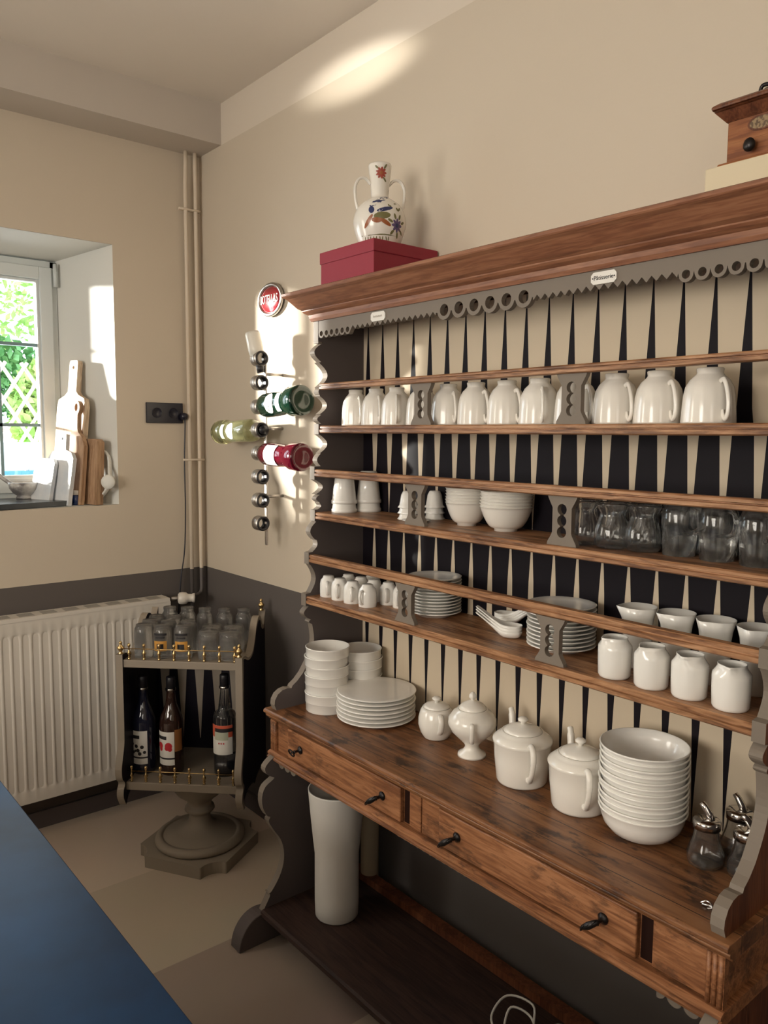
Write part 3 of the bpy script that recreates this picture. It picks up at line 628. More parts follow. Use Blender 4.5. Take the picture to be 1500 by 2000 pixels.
# Chinese soup spoons: two nests
def spoon():
    # loft of U-shaped sections from bowl tip to handle end
    secs = [(-0.036, 0.004, 0.016, 0.020), (-0.030, 0.016, 0.004, 0.020), (-0.015, 0.023, 0.000, 0.020), (0.004, 0.025, 0.000, 0.021), (0.020, 0.021, 0.003, 0.023), (0.034, 0.0145, 0.012, 0.028), (0.052, 0.011, 0.026, 0.036), (0.075, 0.010, 0.043, 0.050), (0.092, 0.0095, 0.054, 0.060), (0.098, 0.006, 0.058, 0.062)]
    secs = spline([(a, c, d) for a, c, d, e in secs], 3); tops = spline([(a, e, 0) for a, c, d, e in [(-0.036, 0.004, 0.016, 0.020), (-0.030, 0.016, 0.004, 0.020), (-0.015, 0.023, 0.000, 0.020), (0.004, 0.025, 0.000, 0.021), (0.020, 0.021, 0.003, 0.023), (0.034, 0.0145, 0.012, 0.028), (0.052, 0.011, 0.026, 0.036), (0.075, 0.010, 0.043, 0.050), (0.092, 0.0095, 0.054, 0.060), (0.098, 0.006, 0.058, 0.062)]], 3)
    v = []; f = []; N = 9
    for (x, hw, zb_), (_, zt_, _2) in zip(secs, tops):
        for side_ in (0, 1):
            for j in range(N):
                a = -1+2*j/(N-1); off = 0.0025*side_
                z = zb_+(zt_-zb_)*(abs(a)**2.2)+off*(1-abs(a)**3); v.append((x, (hw-off*0.8)*math.sin(a*PI/2), z))
    n = len(secs); st = 2*N
    for i in range(n-1):
        for j in range(N-1):
            f.append((i*st+j, i*st+j+1, (i+1)*st+j+1, (i+1)*st+j)); f.append((i*st+N+j, (i+1)*st+N+j, (i+1)*st+N+j+1, i*st+N+j+1))
        f.append((i*st, (i+1)*st, (i+1)*st+N, i*st+N)); f.append((i*st+N-1, i*st+2*N-1, (i+1)*st+2*N-1, (i+1)*st+N-1))
    f.append(tuple(range(N))+tuple(reversed(range(N, 2*N)))); q = (n-1)*st; f.append(tuple(q+i for i in range(N))+tuple(q+i for i in reversed(range(N, 2*N))))
    return MB().add(v, f, None, 0, True)
sp0 = None
for (x, y, a, q, n_) in ((1.925, -0.148, PI+0.50, 'front nest, handles pointing left', 3), (1.850, -0.078, 0.05, 'rear nest, handles pointing right', 4)):
    for k in range(n_):
        lb = 'white soup spoon, %s in the %s' % (nth(k, n_), q)
        if sp0 is None: sp0 = thing1(spoon(), 'soup_spoon', m_cer, (x, y, 1.0765), a, lb, 'spoon', 'soup spoons on the lower shelf'); sp0.scale = (0.88, 0.95, 0.95)
        else: dup(sp0, (x, y, 1.0765+0.0065*k+0.002), a+0.02*math.sin(9*k), lb)
# squat creamers in front and tall pouring jugs behind
def spout_flute(amp, z_lo, w_=0.45):
    def f(a, z):
        if z < z_lo: return 0
        d = abs((a+PI) % (2*PI)-PI); return amp*max(0, 1-d/w_)*((z-z_lo)/0.012 if z < z_lo+0.012 else 1)
    return f
def creamer():
    r = empty('creamer', cat='jug')
    O = [(0, 0.002), (0.027, 0.002), (0.029, 0), (0.031, 0.001), (0.0335, 0.006), (0.0345, 0.030), (0.035, 0.058), (0.0345, 0.066), (0.0275, 0.076), (0.0255, 0.080), (0.0262, 0.084), (0.0245, 0.084), (0.024, 0.078), (0.031, 0.064), (0.0315, 0.010), (0, 0.008)]
    MB().lathe(O, 56, flute=spout_flute(0.36, 0.068, 0.5)).build('jug_body', m_cer, r)
    return r
cr = creamer(); k = 0
for x, y in ((2.275, -0.214), (2.362, -0.215), (2.443, -0.212), (2.527, -0.213)):
    lb = 'squat white porcelain creamer, %s in the front row on the lower shelf' % ('leftmost', 'second from left', 'third from left', 'rightmost')[k]
    if k == 0: cr.location = (x, y, 1.076); cr.rotation_euler = (0, 0, -1.9); cr['label'] = lb; cr['group'] = 'creamers on the lower shelf'; cr.scale = (1, 1, 1.02)
    else: dup(cr, (x, y, 1.076), -2.0+0.25*k, lb)
    k += 1
def pourer():
    O = [(0, 0.002), (0.026, 0.002), (0.028, 0), (0.030, 0.003), (0.0305, 0.090), (0.033, 0.110), (0.0395, 0.134), (0.0385, 0.1345), (0.031, 0.110), (0.028, 0.09), (0.0275, 0.006), (0, 0.006)]
    return MB().lathe(O, 56, flute=spout_flute(0.22, 0.104, 0.45))
k = 0; pj = None
for x, y in ((2.262, -0.110), (2.346, -0.098), (2.430, -0.092), (2.515, -0.090)):
    lb = 'tall white pouring jug with flared lip, %s in the back row' % ('leftmost', 'second from left', 'third from left', 'rightmost')[k]
    if pj is None: pj = thing1(pourer(), 'pouring_jug', m_cer, (x, y, 1.076), -2.4, lb, 'jug', 'pouring jugs on the lower shelf')
    else: dup(pj, (x, y, 1.076), -2.3+0.25*k, lb)
    k += 1
# ------------------------------------------------------------------ worktop crockery
WZ = 0.733
def dish():
    return MB().lathe([(0, 0.001), (0.062, 0.001), (0.063, 0), (0.0655, 0.0), (0.0665, 0.002), (0.0672, 0.0265), (0.0685, 0.0275), (0.0685, 0.0295), (0.0675, 0.0305), (0.066, 0.0305), (0.064, 0.006), (0, 0.005)], 56)
stack(dish(), 'round_dish', m_cer, (1.270, -0.240, WZ), 7, 0.0282, 'straight sided white dish, %s in the front left stack', 'dish', 'round dishes on the worktop, front stack', 0.0015)
stack(dish(), 'round_dish', m_cer, (1.272, -0.108, WZ), 6, 0.0282, 'straight sided white dish, %s in the stack behind the front one', 'dish', 'round dishes on the worktop, rear stack', 0.0015)
stack(plate_mb(0.119, 0.010, 0.088, 0.004), 'dinner_plate', m_cer, (1.425, -0.170, WZ), 7, 0.0125, 'large flat white plate, %s in the worktop plate stack', 'plate', 'dinner plates on the worktop', 0.0015)
def knob(r, z): return [(0, z), (r*0.5, z), (r*0.45, z+r*0.5), (r, z+r*0.9), (r, z+r*1.2), (r*0.6, z+r*1.5), (0, z+r*1.55)]
def sugar_bowl():
    r = empty('sugar_bowl', (1.652, -0.135, WZ), -0.9, 'small pot bellied white sugar bowl with a lid and one side handle', 'sugar bowl')
    MB().lathe([(0, 0.002), (0.026, 0.002), (0.029, 0), (0.031, 0.003), (0.038, 0.016), (0.0435, 0.036), (0.043, 0.055), (0.038, 0.074), (0.0335, 0.082), (0.031, 0.082), (0.036, 0.06), (0.04, 0.036), (0.03, 0.008), (0, 0.006)], 48).build('bowl_body', m_cer2, r)
    l = MB().lathe([(0, 0.082), (0.0315, 0.082), (0.0325, 0.084), (0.027, 0.089), (0.012, 0.094), (0, 0.095)], 40).build('lid', m_cer2, r)
    MB().lathe(knob(0.011, 0.093), 24).build('lid_knob', m_cer2, l)
    MB().tube([tuple(p) for p in spline([(0.036, 0, 0.072), (0.048, 0, 0.072), (0.055, 0, 0.056), (0.050, 0, 0.036), (0.040, 0, 0.024)], 5)], 0.0038, 8, flat=1.8).build('handle', m_cer2, r)
sugar_bowl()
def _fix():
    o = [x_ for x_ in bpy.data.objects if x_.name == 'sugar_bowl'][0]; o.scale = (1.18, 1.18, 1.06); o.rotation_euler[2] = -0.55
_fix()
def footed():
    r = empty('footed_sugar_bowl', (1.805, -0.150, WZ), -0.82, 'footed white lidded tureen with a bud knob, taller than its neighbours', 'sugar bowl')
    MB().lathe([(0, 0.004), (0.030, 0.004), (0.032, 0), (0.038, 0.0), (0.037, 0.006), (0.024, 0.014), (0.018, 0.024), (0.020, 0.032), (0.034, 0.046), (0.054, 0.066), (0.064, 0.086), (0.063, 0.102), (0.052, 0.118), (0.041, 0.125), (0.040, 0.129), (0.036, 0.128), (0.05, 0.114), (0.06, 0.09), (0.03, 0.05), (0, 0.038)], 56).build('bowl_body', m_cer2, r)
    l = MB().lathe([(0, 0.128), (0.036, 0.127), (0.037, 0.130), (0.030, 0.139), (0.016, 0.147), (0.006, 0.151), (0, 0.152)], 48).build('lid', m_cer2, r)
    MB().lathe([(0.004, 0.150), (0.0045, 0.154), (0.009, 0.158), (0.0085, 0.166), (0.004, 0.172), (0, 0.173)], 20, flute=lambda a, z: 0.15*math.cos(5*a)).build('lid_knob', m_cer2, l)
    for s_ in (1, -1):
        MB().tube([(s_*p[0], p[1], p[2]) for p in spline([(0.061, 0, 0.100), (0.073, 0, 0.108), (0.077, 0, 0.090), (0.068, 0, 0.062), (0.046, 0, 0.050)], 5)], 0.004, 8, flat=1.5).build('handle', m_cer2, r)
footed()
def teapot(loc, rz, lab, group):
    r = empty('teapot', loc, rz, lab, 'teapot', group)
    MB().lathe([(0, 0.002), (0.054, 0.002), (0.056, 0), (0.0595, 0.001), (0.062, 0.006), (0.068, 0.060), (0.0705, 0.098), (0.0725, 0.101), (0.0735, 0.105), (0.072, 0.109), (0.060, 0.119), (0.053, 0.123), (0.051, 0.127), (0.047, 0.127), (0.05, 0.118), (0.065, 0.10), (0.058, 0.008), (0, 0.006)], 64).build('pot_body', m_cer2, r)
    l = MB().lathe([(0, 0.126), (0.046, 0.125), (0.0475, 0.128), (0.040, 0.134), (0.022, 0.141), (0.010, 0.144), (0, 0.145)], 48).build('lid', m_cer2, r)
    MB().lathe(knob(0.0125, 0.142), 24).build('lid_knob', m_cer2, l)
    MB().tube([tuple(p) for p in spline([(0.066, 0, 0.108), (0.078, 0, 0.116), (0.092, 0, 0.108), (0.096, 0, 0.084), (0.088, 0, 0.056), (0.074, 0, 0.034), (0.064, 0, 0.028)], 5)], [0.007]*16+[0.006]*12+[0.009]*3, 10, flat=1.0).build('handle', m_cer2, r)
    MB().tube([tuple(p) for p in spline([(-0.060, 0, 0.060), (-0.084, 0, 0.078), (-0.098, 0, 0.108), (-0.106, 0, 0.134), (-0.114, 0, 0.142)], 5)], [0.017]*5+[0.013]*5+[0.009]*5+[0.0075]*6, 12).build('spout', m_cer2, r)
teapot((1.990, -0.165, WZ), -0.60, 'white porcelain teapot, the left one, beside the footed tureen', 'teapots on the worktop')
teapot((2.163, -0.168, WZ), -0.72, 'white porcelain teapot, the right one, beside the tall stack of bowls', 'teapots on the worktop')
def deep_bowl():
    return MB().lathe([(0, 0.003), (0.040, 0.003), (0.041, 0), (0.044, 0), (0.050, 0.003), (0.066, 0.012), (0.080, 0.028), (0.0860, 0.045), (0.0885, 0.0575), (0.0915, 0.061), (0.0925, 0.0635), (0.0915, 0.0655), (0.089, 0.065), (0.0830, 0.048), (0.077, 0.031), (0.063, 0.016), (0.045, 0.008), (0, 0.007)], 64)
stack(deep_bowl(), 'deep_bowl', m_cer, (2.328, -0.172, WZ), 12, 0.0124, 'deep white bowl, %s in the tall bowl stack on the worktop', 'bowl', 'deep bowls on the worktop', 0.0009)
def dispenser(loc, rz, lab, o0=None):
    if o0: return dup(o0, loc, rz, lab)
    r = empty('sugar_dispenser', loc, rz, lab, 'sugar dispenser', 'sugar dispensers on the worktop')
    O = [(0.026, 0.0), (0.033, 0.003), (0.036, 0.012), (0.036, 0.024), (0.030, 0.040), (0.025, 0.056), (0.0235, 0.072), (0.025, 0.080)]
    MB().lathe([(0, 0.0)]+O+[(a-0.003, z) for a, z in reversed(O[1:])]+[(0, 0.008)], 40, flute=lambda a, z: 0.02*math.cos(8*a) if z < 0.07 else 0).build('glass_jar', m_glass, r)
    l = MB().lathe([(0.0255, 0.076), (0.0265, 0.076), (0.0265, 0.090), (0.024, 0.093), (0.010, 0.096), (0, 0.096), (0, 0.093), (0.0245, 0.088)], 32).build('steel_lid', m_chrome, r)
    MB().tube([(0.008, 0, 0.093), (0.004, 0, 0.104), (-0.004, 0, 0.116), (-0.012, 0, 0.124)], [0.008, 0.0075, 0.0065, 0.0055], 12).build('pouring_tube', m_chrome, l)
    return r
d0 = dispenser((2.474, -0.176, WZ), 0.2, 'glass sugar dispenser with steel pouring lid, the nearest to the bowls')
dispenser((2.497, -0.088, WZ), 0.0, 'glass sugar dispenser with steel pouring lid, standing behind the others', d0)
dispenser((2.548, -0.158, WZ), 0.9, 'glass sugar dispenser with steel lid, half hidden by the dresser side', d0)
b = MB(); b.tube([tuple(p) for p in spline([(0, 0, 0.010), (0.012, 0, 0.018), (0.022, 0, 0.010), (0.012, 0, 0.004)], 4)], 0.0018, 8); b.tube([(0.0, 0.01, 0.003), (0.04, 0.02, 0.003)], 0.0022, 8); b.lathe([(0, 0), (0.010, 0.001), (0.011, 0.004), (0, 0.005)], 16, Matrix.Translation((0.045, 0.022, 0)))
thing1(b, 'teaspoon', m_chrome, (2.545, -0.325, WZ), 0.2, 'small shiny steel spoon on the worktop by the right side panel', 'spoon')
# white tall bin under the worktop, pipe behind it, cables
b = MB().lathe([(0, 0.004), (0.058, 0.004), (0.062, 0), (0.066, 0.006), (0.0675, 0.05), (0.0675, 0.20), (0.072, 0.24), (0.080, 0.32), (0.087, 0.400), (0.0875, 0.405), (0.0835, 0.405), (0.076, 0.32), (0.064, 0.20), (0.063, 0.01), (0, 0.008)], 56)
thing1(b, 'tall_vase', m_vase, (1.352, -0.262, 0.107), 0, 'tall plain white vase standing on the bottom shelf under the drawers', 'vase')
b = MB().lathe([(0, 0.0), (0.028, 0.0), (0.030, 0.004), (0.030, 0.30), (0.026, 0.30), (0.026, 0.01), (0, 0.008)], 32)
thing1(b, 'beige_tube', mat('beige_card', (0.36, 0.29, 0.20), 0.7), (1.262, -0.060, 0.131-0.024), 0, 'beige upright tube standing behind the tall white vase', 'tube')
b = MB(); P = [(0, 0, 0.004), (-0.05, 0.03, 0.02), (-0.06, 0.10, 0.035), (0.0, 0.13, 0.03), (0.05, 0.08, 0.02), (0.09, 0.13, 0.03), (0.14, 0.10, 0.02), (0.13, 0.02, 0.01), (0.06, -0.03, 0.004), (0.0, 0.02, 0.01), (-0.03, 0.08, 0.03), (0.02, 0.10, 0.022), (0.08, 0.05, 0.008)]
b.tube([tuple(p) for p in spline([(x, y-0.03, z+0.003) for x, y, z in P], 6)], 0.003, 8)
thing1(b, 'coiled_cable', m_white, (2.02, -0.235, 0.107), 0, 'white cable loosely coiled on the bottom shelf', 'cable')
# ------------------------------------------------------------------ on top of the cornice
def lid_box(name, loc, sx, sy, sz, lid, mt, label, cat):
    r = empty(name, loc, 0, label, cat)
    MB().box(0.003, sx-0.003, 0.003, sy-0.003, 0, sz-0.004).build('box_base', mt, r, bevel=0.0015)
    MB().box(0, sx, 0, sy, sz-lid, sz).build('box_lid', mt, r, bevel=0.0025)
    return r
lid_box('storage_box', (1.243, -0.247, 2.011), 0.255, 0.240, 0.102, 0.034, m_red, 'dark red lidded storage box on top of the dresser under the jug', 'box')
JG = empty('painted_jug', (1.405, -0.150, 2.113), HCAM+PI/2+0.15, 'white glazed two handled jug painted with a bird and flowers, on the red box', 'jug')
jp = [(a_*(1.28 if z_ < 0.13 else 1.3), z_) for a_, z_ in [(0, 0.002), (0.040, 0.002), (0.042, 0), (0.044, 0.004), (0.052, 0.030), (0.0575, 0.055), (0.059, 0.075), (0.055, 0.098), (0.045, 0.118), (0.030, 0.132), (0.0205, 0.140), (0.0195, 0.150), (0.021, 0.175), (0.0235, 0.205), (0.025, 0.222), (0.0255, 0.228), (0.0235, 0.229), (0.019, 0.18), (0.017, 0.15), (0, 0.145)]]
MB().lathe([tuple(p[:2]) for p in spline([(a, c, 0) for a, c in jp], 3)], 56).build('jug_body', m_cer2, JG)
for s_ in (1, -1):
    MB().tube([(s_*p[0], p[1], p[2]) for p in spline([(0.027, 0, 0.178), (0.042, 0, 0.192), (0.060, 0, 0.190), (0.072, 0, 0.168), (0.071, 0, 0.135), (0.065, 0, 0.106)], 5)], 0.0042, 10, flat=1.5).build('jug_handle', m_cer2, JG)
def jr(z):
    for (a, c), (d, e) in zip(jp[2:], jp[3:]):
        if c <= z <= e: return a+(d-a)*(z-c)/(e-c+1e-9)
    return 0.03
def blob(b, pts, ang0, mi, lift=0.0006):    # flat painted patch wrapped on the jug; pts (s, z)
    zc_, q_ = (0.062, 1.45) if pts[0][1] < 0.14 else (0.198, 1.35)
    pts = [(p[0]*q_, zc_+0.004+(p[1]-zc_)*q_) for p in pts]
    cx_ = sum(p[0] for p in pts)/len(pts); cz_ = sum(p[1] for p in pts)/len(pts); v = []; n = len(pts)
    allp = [(cx_, cz_)]
    for k in (0.5, 1.0): allp += [(cx_+(p[0]-cx_)*k, cz_+(p[1]-cz_)*k) for p in pts]
    for s_, z in allp:
        R_ = jr(z)+lift+0.0004; a = ang0+s_/max(R_, 0.02); v.append((R_*math.cos(a), R_*math.sin(a), z))
    f = [(0, 1+i, 1+(i+1) % n) for i in range(n)]+[(1+i, 1+n+i, 1+n+(i+1) % n, 1+(i+1) % n) for i in range(n)]
    b.add(v, f, None, mi, True)
def petal(cx_, cz_, ang, l, w_):
    return [(cx_+math.cos(ang)*l*(0.5-0.5*math.cos(t))-math.sin(ang)*w_*math.sin(t), cz_+math.sin(ang)*l*(0.5-0.5*math.cos(t))+math.cos(ang)*w_*math.sin(t)) for t in [2*PI*i/12 for i in range(12)]]
b = MB(); A0 = -0.02+0.0    # faces the camera in local angle
A0 = 0.0 
def ang(a): return a
fc = 0.0
cols = [mat('blue_glaze', (0.03, 0.04, 0.12), 0.25), mat('rust_glaze', (0.32, 0.10, 0.035), 0.25), mat('olive_glaze', (0.16, 0.15, 0.06), 0.25), mat('violet_glaze', (0.12, 0.08, 0.20), 0.25), mat('red_glaze', (0.33, 0.06, 0.04), 0.25)]
AJ = -PI/2+0.60   # local angle that looks at the camera side (-Y before rotation)
AJ = -PI/2-0.1
def F2(cx_, cz_, r_, mi, n_=8, core=None):
    for i in range(n_): blob(b, petal(cx_, cz_, 2*PI*i/n_, r_, r_*0.22), AJ, mi)
    if core is not None: blob(b, petal(cx_-r_*0.3, cz_, 0, r_*0.6, r_*0.3), AJ, core, 0.001)
F2(0.0, 0.198, 0.012, 4, 9, 1); blob(b, petal(0.006, 0.206, 1.0, 0.012, 0.002), AJ, 2); blob(b, petal(0.004, 0.190, -0.9, 0.012, 0.002), AJ, 2); blob(b, petal(-0.006, 0.206, 2.4, 0.010, 0.002), AJ, 2)
b.build('painted_flower', cols, JG, recalc=False); b = MB()
F2(0.031, 0.052, 0.013, 3, 8, 0)
for a in (0.4, 1.2, 1.9, 2.7, 4.0, 4.8, 5.6): blob(b, petal(0.031+0.011*math.cos(a), 0.052+0.011*math.sin(a), a, 0.012, 0.0025), AJ, 2)
for (x_, z_, a) in ((0.022, 0.092, 0.3), (0.028, 0.086, -0.8), (0.034, 0.080, 0.9), (0.018, 0.086, 2.6)): blob(b, petal(x_, z_, a, 0.010, 0.0022), AJ, 2)
# bird: body, raised wing, sweeping tail, neck
blob(b, petal(-0.026, 0.086, 0.55, 0.046, 0.006), AJ, 0); blob(b, petal(-0.012, 0.076, 0.25, 0.034, 0.004), AJ, 0); blob(b, petal(-0.018, 0.066, 0.1, 0.034, 0.007), AJ, 2)
blob(b, petal(-0.020, 0.070, 4.1, 0.030, 0.004), AJ, 1); blob(b, petal(-0.006, 0.062, -0.5, 0.026, 0.004), AJ, 1); blob(b, petal(-0.022, 0.072, 1.6, 0.014, 0.006), AJ, 0); blob(b, petal(-0.022, 0.060, -0.1, 0.020, 0.005), AJ, 1)
blob(b, [(-0.045+0.01*i, 0.034-0.001*math.sin(i)) for i in range(9)]+[(0.035-0.01*i, 0.0325) for i in range(9)], AJ, 2)
for i in range(9): blob(b, petal(-0.035+0.006*i, 0.031, -1.5+0.2*math.sin(i*3), 0.008, 0.001), AJ, 2)
b.build('painted_decoration', cols, JG, recalc=False)
lid_box('flat_box', (2.424, -0.205, 2.011), 0.30, 0.190, 0.064, 0.061, m_cream, 'flat cream cardboard box on the dresser under the coffee grinder', 'box')
CG = empty('coffee_grinder', (2.512, -0.118, 2.0755), 0, 'old wooden box coffee grinder with cast iron top, on the cream box', 'coffee grinder')
CG.scale = (0.9, 0.9, 1.02)
MB().box(-0.072, 0.072, -0.060, 0.060, 0.010, 0.092).build('grinder_body', m_grind, CG, bevel=0.002)
MB().box(-0.086, 0.086, -0.074, 0.074, 0, 0.010).build('base_board', m_grind, CG, bevel=0.004)
MB().lathe([(0, 0.099), (0.163, 0.099), (0.168, 0.102), (0.168, 0.107), (0.150, 0.113), (0, 0.119)], 4, Matrix.Rotation(PI/4, 4, 'Z') @ Matrix.Diagonal((0.78, 0.78, 1, 1))).build('grinder_top', m_side, CG, bevel=0.004)
MB().add([(-0.074, -0.062, 0.082), (0.074, -0.062, 0.082), (0.074, 0.062, 0.082), (-0.074, 0.062, 0.082), (-0.092, -0.080, 0.100), (0.092, -0.080, 0.100), (0.092, 0.080, 0.100), (-0.092, 0.080, 0.100)], [(0, 1, 5, 4), (1, 2, 6, 5), (2, 3, 7, 6), (3, 0, 4, 7), (0, 3, 2, 1)]).build('flared_collar', m_side, CG)
dr = MB().box(-0.070, 0.070, -0.0615, -0.05, 0.012, 0.044).build('grinder_drawer', m_grind, CG, bevel=0.001)
MB().lathe([(0, 0), (0.004, 0), (0.005, 0.006), (0.011, 0.010), (0.012, 0.016), (0.007, 0.021), (0, 0.022)], 20, Matrix.Translation((-0.018, -0.061, 0.029)) @ Matrix.Rotation(PI/2, 4, 'X')).build('drawer_knob', m_iron, dr)
b = MB().plate([(-0.012+0.030*math.cos(a), 0.067+0.0135*math.sin(a)) for a in [2*PI*i/32 for i in range(32)]], [[(-0.012+0.026*math.cos(a), 0.067+0.0105*math.sin(a)) for a in [2*PI*i/32 for i in range(32)]]], 0.002, Matrix.Translation((0.012, -0.061, 0)) @ FRONT)
b.build('oval_badge_rim', m_side, CG)
b = MB().plate([(-0.012+0.026*math.cos(a), 0.067+0.0105*math.sin(a)) for a in [2*PI*i/32 for i in range(32)]], [], 0.0016, Matrix.Translation((0.012, -0.0608, 0)) @ FRONT)
b.build('oval_badge', mat('worn_badge', (0.10, 0.06, 0.03), 0.5, noise=(160, 0.05, (0.26, 0.18, 0.09))), CG)
b = MB(); b.lathe([(0, 0.113), (0.045, 0.113), (0.040, 0.118), (0.020, 0.124), (0.016, 0.140), (0.020, 0.146), (0.018, 0.160), (0.010, 0.168), (0, 0.170)], 24)
for s_ in (-1, 1):
    b.tube([tuple(p) for p in spline([(0, s_*0.02, 0.150), (-0.0, s_*0.032, 0.150), (0, s_*0.036, 0.135), (0, s_*0.034, 0.122), (0, s_*0.048, 0.120), (0, s_*0.054, 0.124)], 4)], 0.004, 8)
    b.tube([tuple(p) for p in spline([(s_*0.02, 0, 0.150), (s_*0.034, 0, 0.150), (s_*0.038, 0, 0.135), (s_*0.034, 0, 0.122), (s_*0.048, 0, 0.120), (s_*0.056, 0, 0.124)], 4)], 0.004, 8)
b.tube([(0, 0, 0.168), (0, 0, 0.182), (0.04, -0.02, 0.190), (0.10, -0.05, 0.188)], 0.005, 8)
b.build('iron_crank', m_iron, CG)
# ------------------------------------------------------------------ oval sign
SG = empty('oval_sign', (0.587, -0.004, 2.085), 0, 'small oval red enamel sign reading BOTELLAS on the wall above the bottle rack', 'sign')
W_, H_ = 0.080, 0.056
b = MB(); b.tube([(W_*math.cos(a), -0.008, H_*math.sin(a)) for a in [2*PI*i/48 for i in range(48)]], 0.0075, 10, closed=True); b.build('metal_rim', m_steel, SG)
b = MB(); T0 = Matrix.Rotation(PI/2, 4, 'X'); b.lathe([(0, 0.016), (0.3, 0.0155), (0.6, 0.0135), (0.85, 0.011), (1.0, 0.008), (1.0, 0)], 48, T0, ex=W_*0.93, ey=H_*0.93)
b.build('enamel_face', mat('red_enamel', (0.26, 0.012, 0.02), 0.12, coat=0.6), SG)
b = MB().text('BOTELLAS', 0.036, 0.001, None, 0, lambda x, y, z: (x, -0.0175-z+0.0035*((x/W_)**2+(y/H_)**2)*1.2, y), sx=0.74)
b.v = [(x, y, z*1.25) for x, y, z in b.v]; b.build('lettering', m_white, SG, recalc=False)
# ------------------------------------------------------------------ wine rack
RX, RY = 0.648, -0.075
RK = empty('bottle_rack', (RX, 0, 1.16), 0, 'slim vertical steel wall rack with eight bottle rings', 'wine rack')
b = MB().box(-0.008, 0.008, RY-0.003, RY+0.003, 0.0, 0.71); b.build('rack_bar', m_steel, RK, bevel=0.002)
for z in (0.185, 0.44, 0.64):
    MB().tube([(0.0, RY, z), (0.0, 0, z)], 0.006, 12).build('wall_peg', m_steel, RK)
RZ = [1.856, 1.768, 1.680, 1.594, 1.508, 1.420, 1.332, 1.245]
ring0 = None
for z in RZ:
    if ring0 is None:
        b = MB(); Tr = Matrix.Rotation(PI/2, 4, 'Y')
        b.lathe([(0.0235, -0.020), (0.028, -0.020), (0.028, 0.018), (0.0235, 0.018), (0.0235, -0.020)], 32, Tr)
        ring0 = b.build('bottle_ring', m_steel, RK); ring0.location = (-0.004, RY-0.022, z-1.16)
        b = MB().lathe([(0.0190, -0.019), (0.0240, -0.019), (0.0272, 0.0195), (0.0200, 0.0215), (0.0190, -0.019)], 32, Tr); b.build('rubber_sleeve', m_rub, ring0)
    else:
        c = ring0.copy(); C.objects.link(c); c.parent = RK; c.location = (-0.004, RY-0.022, z-1.16)
        q = ring0.children[0].copy(); C.objects.link(q); q.parent = c
def lying_bottle(name, ringz, sgn, L, R, mt, capm, lab, tilt, labels, flare=1.12, opened=False):
    # base at local z=0, neck up; then laid along x. sgn=+1: base points to +X
    loc = Vector((RX-0.004+sgn*0.0, RY-0.022, ringz))
    r = empty(name, tuple(loc), 0, lab, 'bottle', 'bottles in the wall rack')
    A = Matrix.Rotation(tilt, 4, 'Y') @ Matrix.Rotation(sgn*-PI/2, 4, 'Y') @ Matrix.Translation((0, 0, -(L-0.035)))
    A = Matrix.Rotation(tilt, 4, 'Y') @ Matrix.Rotation(-PI/2 if sgn > 0 else PI/2, 4, 'Y') @ Matrix.Translation((0, 0, -(L-0.030)))
    P = [(0, 0.010), (R*0.5, 0.006), (R*0.9, 0.0), (R*flare*0.97, 0.004), (R*flare, 0.016), (R*flare, 0.055), (R*1.0, 0.075), (R*0.94, 0.095), (R*0.98, 0.150), (R, L-0.090), (R*0.90, L-0.072), (R*0.6, L-0.056), (0.016, L-0.046), (0.0145, L-0.030), (0.0155, L-0.026), (0.0155, L-0.008), (0, L-0.008)]
    MB().lathe(P, 40, A).build('bottle_glass', mt, r)
    MB().lathe([(0.0158, L-0.032), (0.0168, L-0.032), (0.0168, L+0.001), (0, L+0.002)], 24, A).build('bottle_cap', capm, r)
    Z = Matrix.Rotation(HCAM+PI/2+0.0, 4, 'Z')
    for (kind_, zc, hw, hh, mt2, txt) in labels:
        b = MB(); RR = R*0.985+0.0012; n1, n2 = 16, 8; v = []; f = []
        # cylinder patch facing local -y (towards the room once laid)
        def pt(u, t_):
            if kind_ == 'oval': ww = hw*math.sqrt(max(0, 1-t_*t_))
            else: ww = hw
            a = (PI if False else 0)+(-PI/2)+u*ww/RR; return (RR*math.cos(a), RR*math.sin(a), zc+t_*hh)
        for i in range(n2+1):
            for j in range(n1+1): v.append(pt(-1+2*j/n1, -1+2*i/n2))
        for i in range(n2):
            for j in range(n1): q = i*(n1+1)+j; f.append((q, q+1, q+n1+2, q+n1+1))
        b.add(v, f, A, 0, True); o = b.build('paper_label', mt2, r, recalc=False)
        if txt:
            def wp(x, y, z): 
                a = -PI/2+x/RR; return ((RR+0.0006)*math.cos(a), (RR+0.0006)*math.sin(a), zc+y)
            # letters run along the label's width
            MB().text(txt, 0.019, 0.0004, A, 0, wp, sx=0.72).build('label_print', m_ink, o, recalc=False)
    return r
g_green = mat('dark_green_glass', (0.003, 0.022, 0.012), 0.05, trans=0.45, ior=1.45)
g_red = mat('ruby_liquid_glass', (0.10, 0.002, 0.012), 0.05, trans=0.6, ior=1.4)
g_yel = mat('straw_liquid_glass', (0.62, 0.66, 0.36), 0.04, trans=0.9, ior=1.35)
g_clr = mat('frosted_white_glass', (0.72, 0.70, 0.64), 0.3, trans=0.15)
lying_bottle('wine_bottle', RZ[2], 1, 0.315, 0.045, g_green, m_rub, 'dark green bottle lying to the right in the third ring of the wall rack', -0.06, [('oval', 0.155, 0.040, 0.029, m_white, 'MARTINI'), ('rect', 0.097, 0.036, 0.013, m_white, None)], flare=1.18)
lying_bottle('wine_bottle', RZ[3], -1, 0.335, 0.043, g_yel, m_rub, 'pale yellow bottle lying to the left in the rack', -0.03, [('oval', 0.145, 0.034, 0.026, m_white, 'MARTINI'), ('rect', 0.085, 0.030, 0.012, mat('pale_green_label', (0.5, 0.55, 0.38), 0.6), None)])
